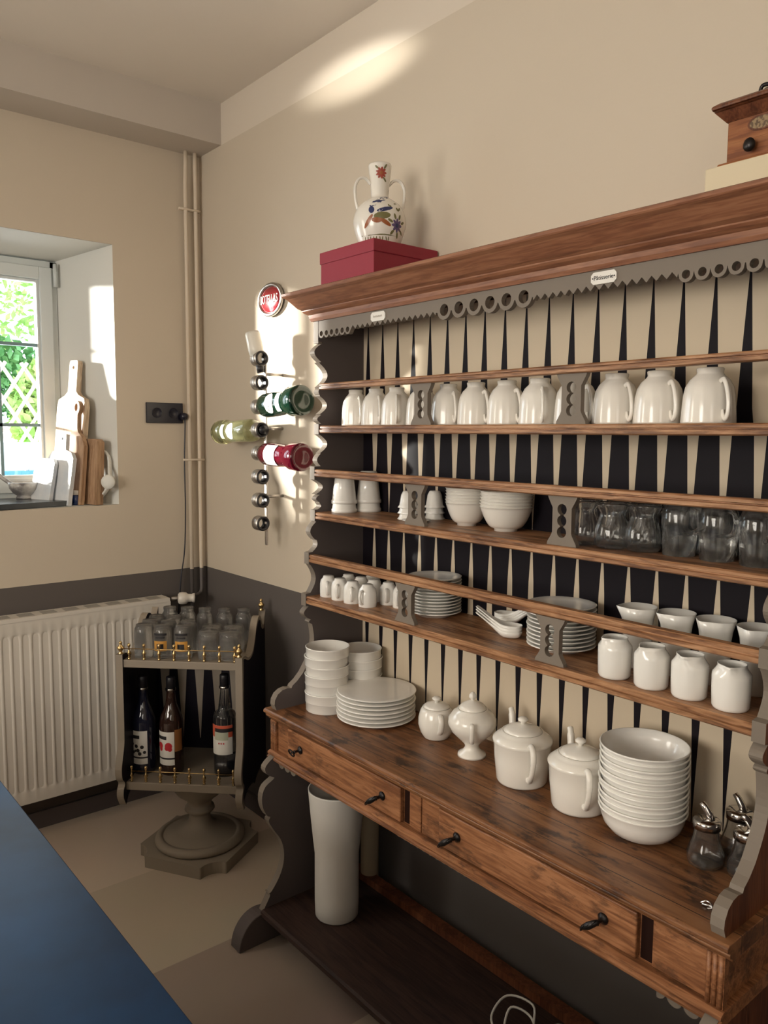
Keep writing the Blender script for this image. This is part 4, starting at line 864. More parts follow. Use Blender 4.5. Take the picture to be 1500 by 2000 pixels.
lying_bottle('wine_bottle', RZ[4], 1, 0.315, 0.043, g_red, m_rub, 'deep red bottle lying to the right in the fifth ring of the wall rack', 0.03, [('rect', 0.158, 0.042, 0.036, m_white, 'MARTINI')], flare=1.15)
# small frosted bottle leaning up out of the top ring
SB = empty('small_bottle', (RX-0.010, RY-0.024, RZ[0]), 0, 'small frosted white bottle tilted upwards in the topmost rack ring', 'bottle')
A = Matrix.Rotation(-0.20, 4, 'Y') @ Matrix.Rotation(0.12, 4, 'X')
MB().lathe([(0, -0.045), (0.012, -0.045), (0.012, -0.01), (0.016, 0.006), (0.027, 0.018), (0.029, 0.036), (0.028, 0.092), (0.024, 0.100), (0, 0.101)], 32, A).build('bottle_glass', g_clr, SB)
MB().lathe([(0, -0.052), (0.014, -0.052), (0.014, -0.02), (0.012, -0.02)], 20, A).build('bottle_cap', m_rub, SB)
# ------------------------------------------------------------------ radiator
RD = empty('radiator', (0.07, -1.0, 0.15), 0, 'white ribbed panel radiator on the wall under the window', 'radiator')
ya, yb_, ZL, ZH = -0.222, -1.62, 0.158, 0.876
b = MB(); ny = int((ya-yb_)/0.0355*8); zs_ = [ZL, ZL+0.045, ZL+0.052, ZL+0.06, ZL+0.068, ZH-0.075, ZH-0.066, ZH-0.058, ZH-0.05, ZH]; am = [0, 0, 0.4, 0.8, 1, 1, 0.8, 0.4, 0, 0]
v = []; f = []
def ribf(y):
    p = ((ya-0.028-y)/0.0355) % 1
    if y > ya-0.028 or y < yb_+0.03: return 0
    return -0.010*max(0, min(1, 3.2*(0.5-abs(p-0.5))-0.25))
for iz, z in enumerate(zs_):
    for iy in range(ny+1):
        y = ya+(yb_-ya)*iy/ny; v.append((0.108-0.07+ribf(y)*am[iz], y+1.0, z-0.15))
for iz in range(len(zs_)-1):
    for iy in range(ny): q = iz*(ny+1)+iy; f.append((q, q+1, q+ny+2, q+ny+1))
b.add(v, f, None, 0, True); b.build('ribbed_front', m_rad, RD, recalc=False)
b = MB().box(0.0, 0.034, yb_+1, ya+1-0.001, 0.008, 0.722); b.build('water_panel', m_rad, RD)
b = MB().box(-0.045, 0.040, yb_+1, ya+1, 0.722, 0.737)
for k in range(14): b.box(-0.030, 0.025, ya+1-0.03-0.085*k-0.055, ya+1-0.03-0.085*k, 0.737, 0.7375, mi=1)
b.build('top_grille', [m_rad, mat('grille_slot', (0.35, 0.33, 0.30), 0.5)], RD, bevel=0.003)
MB().box(-0.045, 0.038, ya+1, ya+1+0.004, 0.012, 0.722).build('side_cover', m_rad, RD, bevel=0.002)
# valve and its pipes
VL = empty('radiator_valve', (0.09, -0.150, 0.872), 0, 'white thermostatic valve head beside the top corner of the radiator', 'radiator valve')
MB().lathe([(0, 0), (0.017, 0), (0.0245, 0.006), (0.026, 0.02), (0.025, 0.034), (0.018, 0.042), (0.0165, 0.058), (0.020, 0.062), (0.020, 0.070), (0, 0.072)], 32, T((0.010, -0.01, 0.004), 0, 0, -0.45) @ Matrix.Rotation(-PI/2, 4, 'X') @ Matrix.Translation((0, 0, -0.02)), flute=lambda a, z: 0.02*math.cos(20*a) if 0.005 < z < 0.035 else 0).build('valve_head', m_rad, VL)
MB().tube([(-0.02, 0.02, 0.0), (-0.02, -0.05, 0.0)], 0.010, 12).build('valve_body', m_steel, VL)
b = MB()
for y in (-0.078, -0.036):
    P = [(0.035, y, 2.753), (0.035, y, 2.70), (0.028, y, 2.64), (0.028, y, 1.0), (0.028, y, 0.90 if y < -0.05 else 0.905)]
    if y > -0.05: P += [(0.030, y, 0.880), (0.040, y-0.02, 0.868), (0.060, y-0.07, 0.868)]
    else: P += [(0.028, y, 0.03)]
PP = empty('heating_pipes', (0.03, -0.06, 0.03), 0, 'pair of painted vertical heating pipes in the wall corner', 'pipe')
m_pipe = wall_mat('pipe_paint', lower=(0.125, 0.11, 0.105), upper=(0.66, 0.57, 0.46), rough=0.4)
o = MB().tube([(0.005, -0.020, 2.723), (0.005, -0.020, 2.67), (-0.002, -0.020, 2.60), (-0.002, -0.020, 0.0)], 0.0085, 14).build('pipe', m_pipe, PP)
o = MB().tube([(0.005, 0.022, 2.723), (0.005, 0.022, 2.67), (-0.002, 0.026, 2.60), (-0.002, 0.026, 0.87), (0.0, 0.020, 0.848), (0.01, 0.0, 0.840), (0.030, -0.045, 0.840), (0.045, -0.06, 0.842)], 0.0085, 14).build('pipe', m_pipe, PP)
for z in (2.49, 1.435):
    MB().box(-0.012, 0.0, -0.048, 0.048, z-0.005, z+0.005).tube([(0.0, -0.048, z), (0.006, -0.02, z), (0.0, 0.003, z), (0.006, 0.026, z), (0.0, 0.046, z)], 0.0045, 8).build('pipe_clip', m_pipe, PP)
# socket and cord
SK = empty('wall_socket', (0, -0.182, 1.665), 0, 'black double wall socket plate beside the heating pipes', 'socket')
MB().box(0.0, 0.010, -0.082, 0.082, -0.043, 0.043).build('socket_plate', m_plas, SK, bevel=0.002)
for y in (-0.036, 0.038):
    MB().lathe([(0, 0.0102), (0.019, 0.0102), (0.021, 0.0125), (0.0225, 0.0125), (0.0225, 0.009)], 28, Matrix.Translation((0, y, 0)) @ Matrix.Rotation(PI/2, 4, 'Y')).build('socket_outlet', m_plas, SK)
CO = empty('power_cord', (0.012, -0.098, 1.655), 0, 'black power cord hanging from the wall socket down behind the radiator', 'cord')
MB().lathe([(0, 0), (0.014, 0), (0.016, 0.006), (0.016, 0.022), (0.011, 0.030), (0, 0.031)], 20, T((0, -0.006, -0.004), 0, PI/2, 0)).build('plug', m_plas, CO)
MB().tube([tuple(p) for p in spline([(0.02, -0.004, -0.018), (0.018, -0.004, -0.06), (0.012, -0.006, -0.2), (0.012, -0.006, -0.4), (0.01, -0.012, -0.58), (0.008, -0.030, -0.70), (0.008, -0.040, -0.80), (0.002, -0.052, -1.0), (0.002, -0.052, -1.2)], 5)], 0.0028, 8).build('cord', m_plas, CO)
# ------------------------------------------------------------------ trolley with bottles
CA = math.radians(45.54)
CT = empty('bar_stand', (0.555, -0.322, 0), CA, 'taupe and black painted bar stand on a turned pedestal, brass gallery rails', 'bar stand')
# pedestal: plinth with scooped corners, dome, turned column
hp = 0.185; nc = 0.066
pl = []
for k in range(4):
    c, s_ = math.cos(k*PI/2), math.sin(k*PI/2)
    seq = [(hp-nc, -hp), ]
    arc = [(hp-nc*math.cos(a)*1.0, -hp+nc*math.sin(a)*1.0) for a in [i*PI/2/6 for i in range(7)]]
    for (x_, y_) in arc: pl.append((c*x_-s_*y_, s_*x_+c*y_))
Tp = Matrix.Rotation(math.radians(30.7-45.54), 4, 'Z')
MB().plate(pl, [], 0.044, Tp @ Matrix.Translation((0, 0, 0.022))).build('plinth', m_stand, CT, bevel=0.005)
P = [(0, 0.044), (0.158, 0.044), (0.165, 0.048), (0.167, 0.056), (0.163, 0.066), (0.152, 0.073), (0.140, 0.074), (0.138, 0.070), (0.134, 0.071), (0.118, 0.079), (0.090, 0.086), (0.066, 0.094), (0.050, 0.106), (0.042, 0.122), (0.038, 0.142), (0.038, 0.152), (0.050, 0.156), (0.056, 0.163), (0.054, 0.172), (0.044, 0.178), (0.044, 0.188), (0.050, 0.200), (0.062, 0.212), (0.082, 0.228), (0.096, 0.248), (0.104, 0.275), (0.106, 0.298), (0, 0.298)]
MB().lathe(P, 56).build('turned_column', m_stand, CT)
u0, u1, w0, w1 = -0.236, 0.214, -0.172, 0.178
MB().box(u0+0.012, u1-0.012, w0+0.006, w1, 0.300, 0.330).build('lower_shelf', m_stand, CT, bevel=0.003)
MB().box(u0+0.012, u1-0.012, w0+0.006, w1, 0.752, 0.780).build('upper_shelf', m_stand, CT, bevel=0.003)
# back panel with wedges
b = MB().box(u0+0.01, u1-0.01, w1-0.012, w1, 0.33, 0.752)
b.build('back_panel', m_black, CT)
b = MB()
nw = 6; sp_ = (u1-u0-0.03)/nw
for k in range(nw):
    c = u0+0.015+sp_*(k+0.5)-0.0; ww = sp_*0.36
    b.add([(c-ww, w1-0.0135, 0.752), (c+ww, w1-0.0135, 0.752), (c+0.001, w1-0.0135, 0.372), (c-0.001, w1-0.0135, 0.372), (c-ww, w1-0.0115, 0.752), (c+ww, w1-0.0115, 0.752), (c+0.001, w1-0.0115, 0.372), (c-0.001, w1-0.0115, 0.372)], [(0, 1, 2, 3), (4, 7, 6, 5), (0, 3, 7, 4), (1, 5, 6, 2)])
b.build('painted_wedges', mat('greige_wedge_paint', (0.36, 0.30, 0.235), 0.6), CT)
# side panels: profile in (w, z)
def stand_side(xa, xb, out):
    fr = spline([(-0.172, 0.80, 0), (-0.172, 0.70, 0), (-0.172, 0.52, 0), (-0.176, 0.47, 0), (-0.192, 0.425, 0), (-0.203, 0.39, 0), (-0.198, 0.355, 0), (-0.182, 0.338, 0), (-0.178, 0.325, 0), (-0.190, 0.310, 0), (-0.192, 0.285, 0), (-0.180, 0.262, 0), (-0.172, 0.248, 0)], 4)
    botm = spline([(-0.150, 0.275, 0), (-0.10, 0.292, 0), (-0.03, 0.285, 0), (0.0, 0.270, 0), (0.03, 0.285, 0), (0.10, 0.292, 0), (0.15, 0.275, 0), (0.182, 0.248, 0)], 4)
    topc = spline([(0.182, 0.925-0.03, 0), (0.172, 0.880, 0), (0.155, 0.845, 0), (0.130, 0.850, 0), (0.105, 0.885, 0), (0.070, 0.892, 0), (0.035, 0.865, 0), (0.005, 0.815, 0), (-0.03, 0.783, 0), (-0.08, 0.778, 0), (-0.125, 0.795, 0), (-0.150, 0.80, 0)], 4)
    # poly counter-clockwise in (w,z): front down, bottom back, top forward
    poly = [(p[0], p[1]) for p in fr]+[(p[0], p[1]) for p in botm]+[(p[0], p[1]) for p in topc]
    b = MB().prism(poly, xa, xb); n = len(poly); b.mi = [0]*n+[1, 1]
    sp = b.build('stand_side', [m_stand, m_black], CT)
    # scalloped taupe border strip along the top and front edge on the outer face
    xo = xb if out > 0 else xa
    inner = [(p[0], p[1]-0.016 if -0.02 < p[0] < 0.19 else p[1]-0.010) for p in topc]
    strip = [(p[0], p[1]) for p in topc]+[(p[0], p[1]) for p in reversed(inner)]
    MB().prism(strip, xo if out > 0 else xo-0.003, xo+0.003 if out > 0 else xo).build('edge_band', m_stand, sp)
    fs = [(p[0], p[1]) for p in fr]; inn = [(p[0]+0.018, p[1]) for p in reversed(fr)]
    MB().prism(fs+inn, xo if out > 0 else xo-0.003, xo+0.003 if out > 0 else xo).build('edge_band', m_stand, sp)
stand_side(u0, u0+0.022, -1); stand_side(u1-0.022, u1, 1)
fin = None
for (x_, y_, z_) in ((u0+0.011, w0+0.012, 0.80), (u1-0.011, w0+0.012, 0.80), (u1-0.011, w1-0.006, 0.893)):
    if fin is None:
        fin = MB().lathe([(0, 0), (0.009, 0), (0.010, 0.003), (0.005, 0.007), (0.007, 0.012), (0.0125, 0.020), (0.0125, 0.024), (0.006, 0.031), (0.0045, 0.035), (0.0065, 0.040), (0.003, 0.046), (0, 0.047)], 20).build('brass_finial', m_brass, CT); fin.location = (x_, y_, z_)
    else: c = fin.copy(); C.objects.link(c); c.parent = CT; c.location = (x_, y_, z_)
sp1 = None
for zb_, xs_ in ((0.780, [-0.195+0.0545*k for k in range(8)]), (0.330, [-0.198+0.0535*k for k in range(8)])):
    for x_ in xs_:
        if sp1 is None:
            sp1 = MB().lathe([(0, 0), (0.004, 0), (0.004, 0.004), (0.0025, 0.006), (0.005, 0.011), (0.0025, 0.016), (0.0062, 0.023), (0.003, 0.030), (0.002, 0.036), (0.002, 0.044), (0.0042, 0.050), (0.0035, 0.057), (0, 0.060)], 14).build('brass_spindle', m_brass, CT); sp1.location = (x_, w0+0.014, zb_); sp1.scale = (1.35, 1.35, 1.0)
        else: c = sp1.copy(); C.objects.link(c); c.parent = CT; c.location = (x_, w0+0.014, zb_)
    MB().tube([(u0+0.022, w0+0.014, zb_+0.039), (u1-0.022, w0+0.014, zb_+0.039)], 0.0018, 8).build('gallery_rail', m_brass, CT)
# things standing on it (placed in the stand's own frame, but top level)
cw = Matrix.Translation((0.555, -0.322, 0)) @ Matrix.Rotation(CA, 4, 'Z')
def on(u_, w_, z_): p = cw @ Vector((u_, w_, z_)); return tuple(p)
def syrup(loc, rz, lab, mt, labfn, capm=m_rub, shape=0):
    r = empty('syrup_bottle', loc, rz, lab, 'bottle', 'bottles in the bar stand')
    if shape == 0:
        P = [(0, 0.004), (0.035, 0.004), (0.040, 0), (0.0425, 0.006), (0.0430, 0.020), (0.0430, 0.190), (0.040, 0.210), (0.030, 0.235), (0.020, 0.258), (0.0165, 0.285), (0.0155, 0.305), (0.018, 0.308), (0.018, 0.315), (0.0145, 0.318), (0, 0.318)]
    else:
        P = [(0, 0.004), (0.033, 0.004), (0.038, 0), (0.0405, 0.006), (0.041, 0.020), (0.0425, 0.215), (0.038, 0.232), (0.024, 0.242), (0.0215, 0.262), (0.0180, 0.290), (0.0145, 0.320), (0.0165, 0.324), (0.0165, 0.330), (0, 0.332)]
    MB().lathe(P, 44).build('bottle_glass', mt, r)
    zc = 0.318 if shape == 0 else 0.332
    MB().lathe([(0.0165, zc), (0.0168, zc), (0.0165, zc+0.040), (0.015, zc+0.043), (0, zc+0.043)], 24).build('bottle_cap', capm, r)
    MB().lathe([(0.0182, zc-0.008), (0.019, zc-0.008), (0.019, zc-0.001), (0.0165, zc+0.001)], 24).build('neck_ring', m_chrome, r)
    labfn(r); return r
def patch(r, name, R_, a0, a1, z0_, z1_, mt, par=None, n_=12):
    v = []; f = []
    for i in range(n_+1):
        a = a0+(a1-a0)*i/n_; v += [(R_*math.cos(a), R_*math.sin(a), z0_), (R_*math.cos(a), R_*math.sin(a), z1_)]
    for i in range(n_): f.append((2*i, 2*i+2, 2*i+3, 2*i+1))
    return MB().add(v, f, None, 0, True).build(name, mt, par if par is not None else r, recalc=False)
def spots(r, R_, dots, mt, par):
    b = MB()
    for (a, z, rr) in dots:
        b.add([(R_*math.cos(a), R_*math.sin(a), z)]+[(R_*math.cos(a+rr/R_*math.cos(t)), R_*math.sin(a+rr/R_*math.cos(t)), z+rr*math.sin(t)) for t in [2*PI*i/12 for i in range(12)]], [(0, 1+i, 1+(i+1) % 12) for i in range(12)])
    b.build('label_fruit', mt, par, recalc=False)
def lab_fruit(mcol, big):
    def f(r):
        l = patch(r, 'paper_label', 0.0436, -1.0, 0.75, 0.040, 0.165, m_white)
        patch(r, 'label_bar', 0.0440, -0.85, 0.10, 0.136, 0.149, m_ink, l); patch(r, 'label_bar', 0.0440, -1.0, 0.75, 0.062, 0.068, m_ink, l)
        random.seed(3)
        if big: spots(r, 0.0441, [(-0.55, 0.112, 0.013), (-0.50, 0.100, 0.009), (0.25, 0.112, 0.014), (0.12, 0.104, 0.009), (0.38, 0.100, 0.008)], mcol, l)
        else: spots(r, 0.0441, [(-0.6, 0.115, 0.006), (-0.2, 0.108, 0.007), (0.3, 0.105, 0.007), (-0.05, 0.092, 0.007), (-0.5, 0.084, 0.006), (0.1, 0.080, 0.007), (0.5, 0.085, 0.006), (-0.3, 0.090, 0.005)], mcol, l)
    return f
g_dark = mat('near_black_bottle_glass', (0.012, 0.014, 0.03), 0.06, coat=0.5)
g_brown = mat('dark_brown_bottle_glass', (0.03, 0.014, 0.010), 0.06, coat=0.5)
def lab_third(r):
    l = patch(r, 'paper_label', 0.0430, -1.2, 0.9, 0.085, 0.195, m_white)
    patch(r, 'label_bar', 0.0434, -1.2, 0.9, 0.150, 0.195, mat('orange_red_print', (0.55, 0.10, 0.05), 0.6), l); patch(r, 'label_bar', 0.0438, -0.7, 0.9, 0.170, 0.184, m_ink, l)
    patch(r, 'label_panel', 0.0437, -0.75, 0.5, 0.140, 0.172, mat('green_white_print', (0.45, 0.47, 0.36), 0.6), l)
    spots(r, 0.0435, [(-0.3, 0.128, 0.003), (-0.1, 0.128, 0.003), (0.1, 0.128, 0.003)], m_lred, l)
syrup(on(-0.188, -0.060, 0.330), HCAM-0.25, 'dark syrup bottle, leftmost in the bar stand, label with black berries', g_dark, lab_fruit(m_ink, False))
sb2 = syrup(on(-0.082, -0.060, 0.330), HCAM-0.35, 'dark syrup bottle, second from left in the bar stand, label with red fruit', g_brown, lab_fruit(m_lred, True))
patch(sb2, 'side_label', 0.0435, 0.78, 1.5, 0.090, 0.172, mat('orange_brown_paper', (0.30, 0.12, 0.035), 0.6))
b3 = syrup(on(0.118, -0.055, 0.330), HCAM-0.1, 'clear half full bottle, rightmost in the bar stand, red and white label', m_glass, lab_third, shape=1)
MB().lathe([(0, 0.008), (0.034, 0.008), (0.0375, 0.012), (0.038, 0.070), (0, 0.070)], 32).build('dark_syrup', g_dark, b3)
# glasses on top
def ribbed_jar():
    O = [(0.030, 0.0), (0.031, 0.004), (0.0315, 0.095), (0.030, 0.105), (0.0235, 0.116), (0.0225, 0.122), (0.0235, 0.126), (0.0235, 0.134)]
    return MB().lathe([(0.027, 0.0)]+O+[(0, 0.135), (0, 0.130), (0.021, 0.128)]+[(a-0.0028, z) for a, z in reversed(O[1:-2])]+[(0.027, 0)], 96, flute=lambda a, z: 0.014*math.cos(32*a) if z < 0.112 else 0)
g0 = None
for k, u_ in enumerate((-0.140, -0.072, 0.000, 0.076, 0.150)):
    lb = 'ribbed glass jar upside down, back row on the bar stand, %s' % ('leftmost', 'second from left', 'middle', 'fourth from left', 'rightmost')[k]
    if g0 is None: g0 = thing1(ribbed_jar(), 'ribbed_jar', m_glass2, on(u_, 0.105, 0.780), 0, lb, 'glass', 'ribbed jars on the bar stand')
    else: dup(g0, on(u_, 0.105+0.005*math.sin(k*2), 0.780), 0, lb)
def crystal():
    O = [(0.036, 0.0), (0.0375, 0.004), (0.0385, 0.070), (0.037, 0.090), (0.034, 0.098)]
    def fl(a, z): return 0.028*math.cos(12*a+z*130)*math.cos(12*a-z*130) if 0.008 < z < 0.085 else 0
    OO = [(0.036, 0.0), (0.0375, 0.004)]+[(0.0378+0.0008*i/14, 0.008+0.077*i/14) for i in range(15)]+[(0.037, 0.090), (0.034, 0.098)]
    return MB().lathe([(0.0325, 0)]+OO+[(0, 0.098), (0, 0.090)]+[(a-0.0035, z) for a, z in reversed(O[1:-1])]+[(0.0325, 0)], 72, flute=fl)
g0 = None
for k, (u_, w_, q) in enumerate(((0.078, -0.108, 'front left'), (0.158, -0.108, 'front right'), (0.066, -0.022, 'back left'), (0.146, -0.020, 'back right'))):
    lb = 'cut crystal tumbler upside down on the bar stand, %s of the four' % q
    if g0 is None: g0 = thing1(crystal(), 'crystal_tumbler', m_glass2, on(u_, w_, 0.780), 0, lb, 'glass', 'crystal tumblers on the bar stand')
    else: dup(g0, on(u_, w_, 0.780), 0.5*k, lb)
def tumbler():
    O = [(0.031, 0.0), (0.032, 0.003), (0.0325, 0.090), (0.030, 0.104), (0.0265, 0.110), (0.0245, 0.118)]
    return MB().lathe([(0.029, 0)]+O+[(0, 0.118), (0, 0.112)]+[(a-0.0025, z) for a, z in reversed(O[1:-1])]+[(0.029, 0)], 48)
g0 = None
TL = [(-0.160, -0.112, 'front left, unprinted', None), (-0.090, -0.110, 'front middle, with amber print', 1), (-0.015, -0.108, 'front right, amber and black print', 1), (-0.163, -0.042, 'second row left', None), (-0.093, -0.040, 'second row middle', None), (-0.020, -0.036, 'second row right', None), (-0.165, 0.030, 'rear left', None), (-0.098, 0.032, 'rear right', None)]
for k, (u_, w_, q, pr_) in enumerate(TL):
    lb = 'upturned glass tumbler on the left of the bar stand, '+q
    r = empty('tumbler', on(u_, w_, 0.780), HCAM-0.1, lb, 'glass', 'tumblers on the bar stand')
    if g0 is None: g0 = tumbler().build('glass_body', m_glass2, r)
    else: c = g0.copy(); C.objects.link(c); c.parent = r
    if pr_:
        patch(r, 'printed_band', 0.0327, -0.75, 0.75, 0.084, 0.092, m_ink); patch(r, 'printed_band', 0.0327, -0.5, 0.5, 0.074, 0.079, m_ink)
        patch(r, 'printed_badge', 0.0327, -0.75, 0.75, 0.028, 0.064, m_lora); patch(r, 'printed_badge', 0.0330, -0.38, 0.38, 0.034, 0.054, m_ink)
# ------------------------------------------------------------------ table in the foreground
TB = empty('kitchen_table', (1.5, -2.0, 0), 0.0, 'dark blue topped table in the near left foreground', 'table')
MB().box(-0.55, 2.4, -1.3, 0.812, 0.742, 0.780).build('tabletop', m_table, TB, bevel=0.002)
for x_ in (-0.45, 2.3):
    for y_ in (-1.2, 0.62): MB().box(x_-0.035, x_+0.035, y_-0.035, y_+0.035, 0, 0.742).build('table_leg', m_grey, TB)
MB().box(-0.48, 2.33, -1.2, 0.60, 0.66, 0.742).build('table_apron', m_grey, TB)
# ------------------------------------------------------------------ window sill things
SLz = 1.285
o = MB().box(-0.140, 0.135, -1.05, 0.0, 0, 0.022).build('slate_slab', m_slate, loc=(-0.165, -0.585, SLz+0.001), rz=math.radians(8), label='black slate slab lying on the window sill', cat='slab', bevel=0.002)
MO = empty('mortar', (-0.215, -0.700, SLz+0.024), 0, 'grey marbled stone mortar on the slate slab in the window', 'mortar')
MB().lathe([(0, 0), (0.030, 0), (0.031, 0.006), (0.026, 0.012), (0.040, 0.022), (0.055, 0.042), (0.060, 0.066), (0.057, 0.067), (0.050, 0.045), (0.034, 0.026), (0, 0.020)], 40).build('mortar_bowl', m_mortar, MO)
o = MB().lathe([(0, 0), (0.012, 0.004), (0.014, 0.014), (0.009, 0.03), (0.008, 0.10), (0.011, 0.118), (0.009, 0.124), (0, 0.125)], 20, T((-0.225, -0.700, SLz+0.05), 0.95, 0.0, -0.6) ).build('pestle', m_mortar, label='grey stone pestle resting in the marble mortar', cat='pestle')
# boards: local x = along the face, local y = up; lean on the splayed reveal
fdir = math.atan2(Y0-y0, 0-XI)     # direction of the reveal face in plan
def board(name, outline, holes, th, bx, off, mt, lab, lean=0.10, extra=None, rot=0.0, zoff=0.0):
    # bx: distance from the room edge along the face (towards the window, metres), off: stand-off of the foot from the face
    nrm = Vector((math.sin(fdir), -math.cos(fdir), 0)); al = Vector((math.cos(fdir), math.sin(fdir), 0))
    base = Vector((0, Y0, SLz+0.0015)) - al*bx + nrm*off
    o = MB().plate(outline, holes, th, Matrix.Rotation(PI/2, 4, 'X')).build(name, mt, label=lab, cat='cutting board', bevel=0.002)
    o.matrix_world = Matrix.Translation(base+Vector((0, 0, zoff))) @ Matrix.Rotation(fdir, 4, 'Z') @ Matrix.Rotation(-lean, 4, 'X') @ Matrix.Rotation(rot, 4, 'Y')
    return o
big = [(-0.085, 0), (0.085, 0), (0.088, 0.40), (0.078, 0.435), (0.040, 0.450), (0.026, 0.465), (0.026, 0.585), (0.020, 0.595), (-0.020, 0.595), (-0.026, 0.585), (-0.026, 0.465), (-0.045, 0.448), (-0.082, 0.432), (-0.088, 0.40)]
board('cutting_board', big, [circ(0, 0.565, 0.007, 12)], 0.024, 0.205, 0.095, m_board, 'tallest pale wooden cutting board with a square handle, leaning at the back', 0.115)
md = [(-0.055, 0), (0.055, 0), (0.058, 0.02), (0.060, 0.24), (0.045, 0.275), (0.020, 0.295), (0.014, 0.31), (0.011, 0.36)]+[(0.0+0.021*math.cos(a), 0.395+0.030*math.sin(a)) for a in [-1.0+i*(PI+2.0)/14 for i in range(15)]]+[(-0.011, 0.36), (-0.014, 0.31), (-0.020, 0.295), (-0.045, 0.275), (-0.060, 0.24), (-0.058, 0.02)]
board('cutting_board', md, [circ(0, 0.397, 0.009, 16, 0.016)], 0.020, 0.135, 0.120, m_board2, 'brown wooden paddle board with a looped handle, middle of the sill group', 0.10)
sm1 = [(-0.045, 0), (0.045, 0), (0.045, 0.255), (0.030, 0.268), (-0.030, 0.268), (-0.045, 0.255)]
board('cutting_board', sm1, [], 0.034, 0.072, 0.075, m_board2, 'thick wooden block board, nearest the room edge of the sill', 0.06)
mb1 = [(-0.075, 0), (0.075, 0), (0.078, 0.19), (0.060, 0.215), (0.026, 0.225), (0.020, 0.29), (-0.020, 0.29), (-0.026, 0.225), (-0.060, 0.215), (-0.078, 0.19)]
board('cutting_board', mb1, [circ(0, 0.27, 0.006, 12)], 0.018, 0.160, 0.175, m_marble, 'white marble board with a short handle, in front of the wooden boards', 0.16)
mb2 = [(-0.060, 0), (0.060, 0), (0.062, 0.17), (0.050, 0.190), (-0.050, 0.190), (-0.062, 0.17)]
board('cutting_board', mb2, [], 0.016, 0.225, 0.206, m_marble, 'small white marble board, foremost and closest to the window glass', 0.2)
BB = empty('small_jar', (-0.058, -0.545, SLz+0.002), 0, 'tiny blue glass jar with a white lid at the foot of the boards', 'jar')
MB().lathe([(0, 0), (0.013, 0), (0.014, 0.003), (0.014, 0.036), (0.012, 0.040), (0, 0.040)], 24).build('jar_glass', mat('cobalt_glass', (0.01, 0.03, 0.12), 0.1, coat=0.4), BB)
MB().lathe([(0.0135, 0.040), (0.0145, 0.040), (0.0145, 0.058), (0, 0.059)], 24).build('jar_lid', m_white, BB)
HK = empty('wall_bracket', (0.006, -0.405, SLz+0.002), 0, 'curved white metal hanger with a round boss leaning at the sill edge', 'hanger')
b = MB().tube([tuple(p) for p in spline([(-0.060, -0.06, 0.0), (-0.035, -0.045, 0.03), (0.0, -0.035, 0.060), (0.012, -0.025, 0.095), (0.0, -0.02, 0.125), (-0.022, -0.012, 0.150), (-0.030, -0.010, 0.185), (-0.048, -0.015, 0.210), (-0.065, -0.02, 0.215)], 5)], 0.006, 10, flat=2.2); b.build('hanger_arm', m_reveal, HK)
MB().lathe([(0, 0), (0.026, 0), (0.030, 0.004), (0.028, 0.012), (0.010, 0.016), (0, 0.016)], 32, T((0.012, -0.030, 0.093), 0, PI/2, -0.8)).build('round_boss', m_reveal, HK)
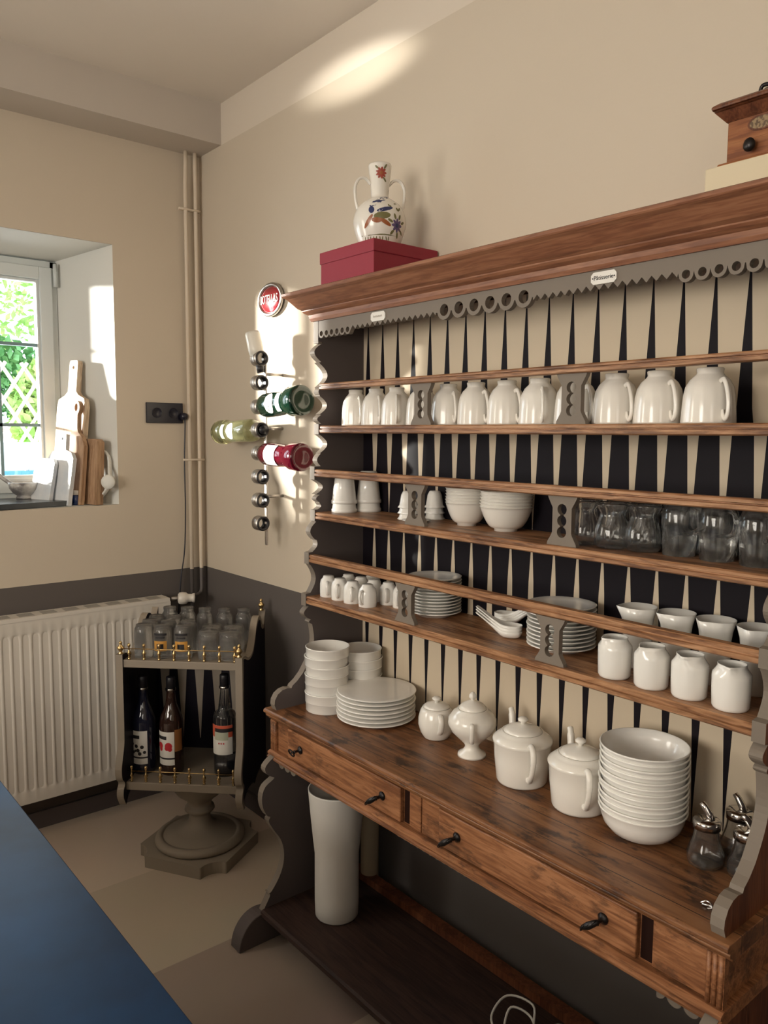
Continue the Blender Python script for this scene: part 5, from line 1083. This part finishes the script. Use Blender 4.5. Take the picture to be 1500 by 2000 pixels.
# ------------------------------------------------------------------ outside the window
struct('ground_1', MB().box(-9, -0.46, -9, 7, 1.22, 1.27), mat('terrace_paving', (0.34, 0.35, 0.36), 0.8))
o = MB().box(-3.25, -3.05, -1.2, 3.2, 1.27, 1.50).build('terrace_wall', mat('pale_rendered_wall', (0.45, 0.52, 0.55), 0.8), label='low pale terrace wall outside the window', cat='wall')
m_leaf = mat('bright_leaf', (0.20, 0.42, 0.07), 0.6, noise=(5, 0.12, (0.45, 0.62, 0.22)))
m_leaf2 = mat('dark_leaf', (0.07, 0.24, 0.07), 0.6, noise=(5, 0.12, (0.18, 0.42, 0.16)))
def bush(cx_, cy_, cz_, rx, ry, rz_, n_, mt, lab, nm_='shrub'):
    b = MB(); random.seed(int(cx_*37+cy_*91)&1023)
    for i in range(n_):
        while True:
            p = Vector((random.uniform(-1, 1), random.uniform(-1, 1), random.uniform(-1, 1)))
            if 0.35 < p.length < 1: break
        c = Vector((cx_+p.x*rx, cy_+p.y*ry, cz_+p.z*rz_)); a = Vector((random.gauss(0, 1), random.gauss(0, 1), random.gauss(0, 1))).normalized(); q = a.orthogonal().normalized(); s_ = random.uniform(0.03, 0.075)
        b.add([tuple(c-a*s_), tuple(c+q*s_*0.5), tuple(c+a*s_), tuple(c-q*s_*0.5)], [(0, 1, 2, 3)])
    return b.build(nm_, mt, label=lab, cat='shrub', recalc=False)
bush(-5.0, 0.0, 2.10, 0.45, 1.0, 0.42, 2600, m_leaf2, 'dark green shrub behind the trellis outside the window')
bush(-4.1, 0.62, 1.75, 0.35, 0.34, 0.48, 2600, m_leaf, 'bright green shrub on the right outside the window')
bush(-6.6, 0.35, 3.1, 0.9, 1.6, 0.75, 1500, m_leaf, 'light leafed tree crown above the hedge outside', 'tree')
b = MB()
for k in range(16):
    y = -1.3+0.16*k
    for s_ in (-1, 1):
        b.tube([(-3.45+0.012*s_, y, 1.45), (-3.45+0.012*s_, y+s_*0.42, 2.12)], 0.014, 4)
b.build('trellis', mat('pinkish_timber', (0.62, 0.50, 0.44), 0.8), label='diagonal wooden garden trellis outside the window', cat='trellis')
BR = empty('broom', (-0.80, -0.56, 1.27), 0, 'blue bristled broom with a white pole standing outside the glass', 'broom')
MB().tube([(-0.02, 0.04, 0.12), (0.10, 0.10, 0.42)], 0.009, 10).build('broom_pole', m_white, BR)
b = MB()
for i in range(14): b.box(-0.03+0.001*i, -0.02+0.001*i, -0.11+0.014*i, -0.103+0.014*i, 0.0, 0.10)
b.box(-0.045, 0.0, -0.12, 0.09, 0.09, 0.125)
b.build('broom_bristles', mat('blue_plastic', (0.02, 0.16, 0.34), 0.5), BR)
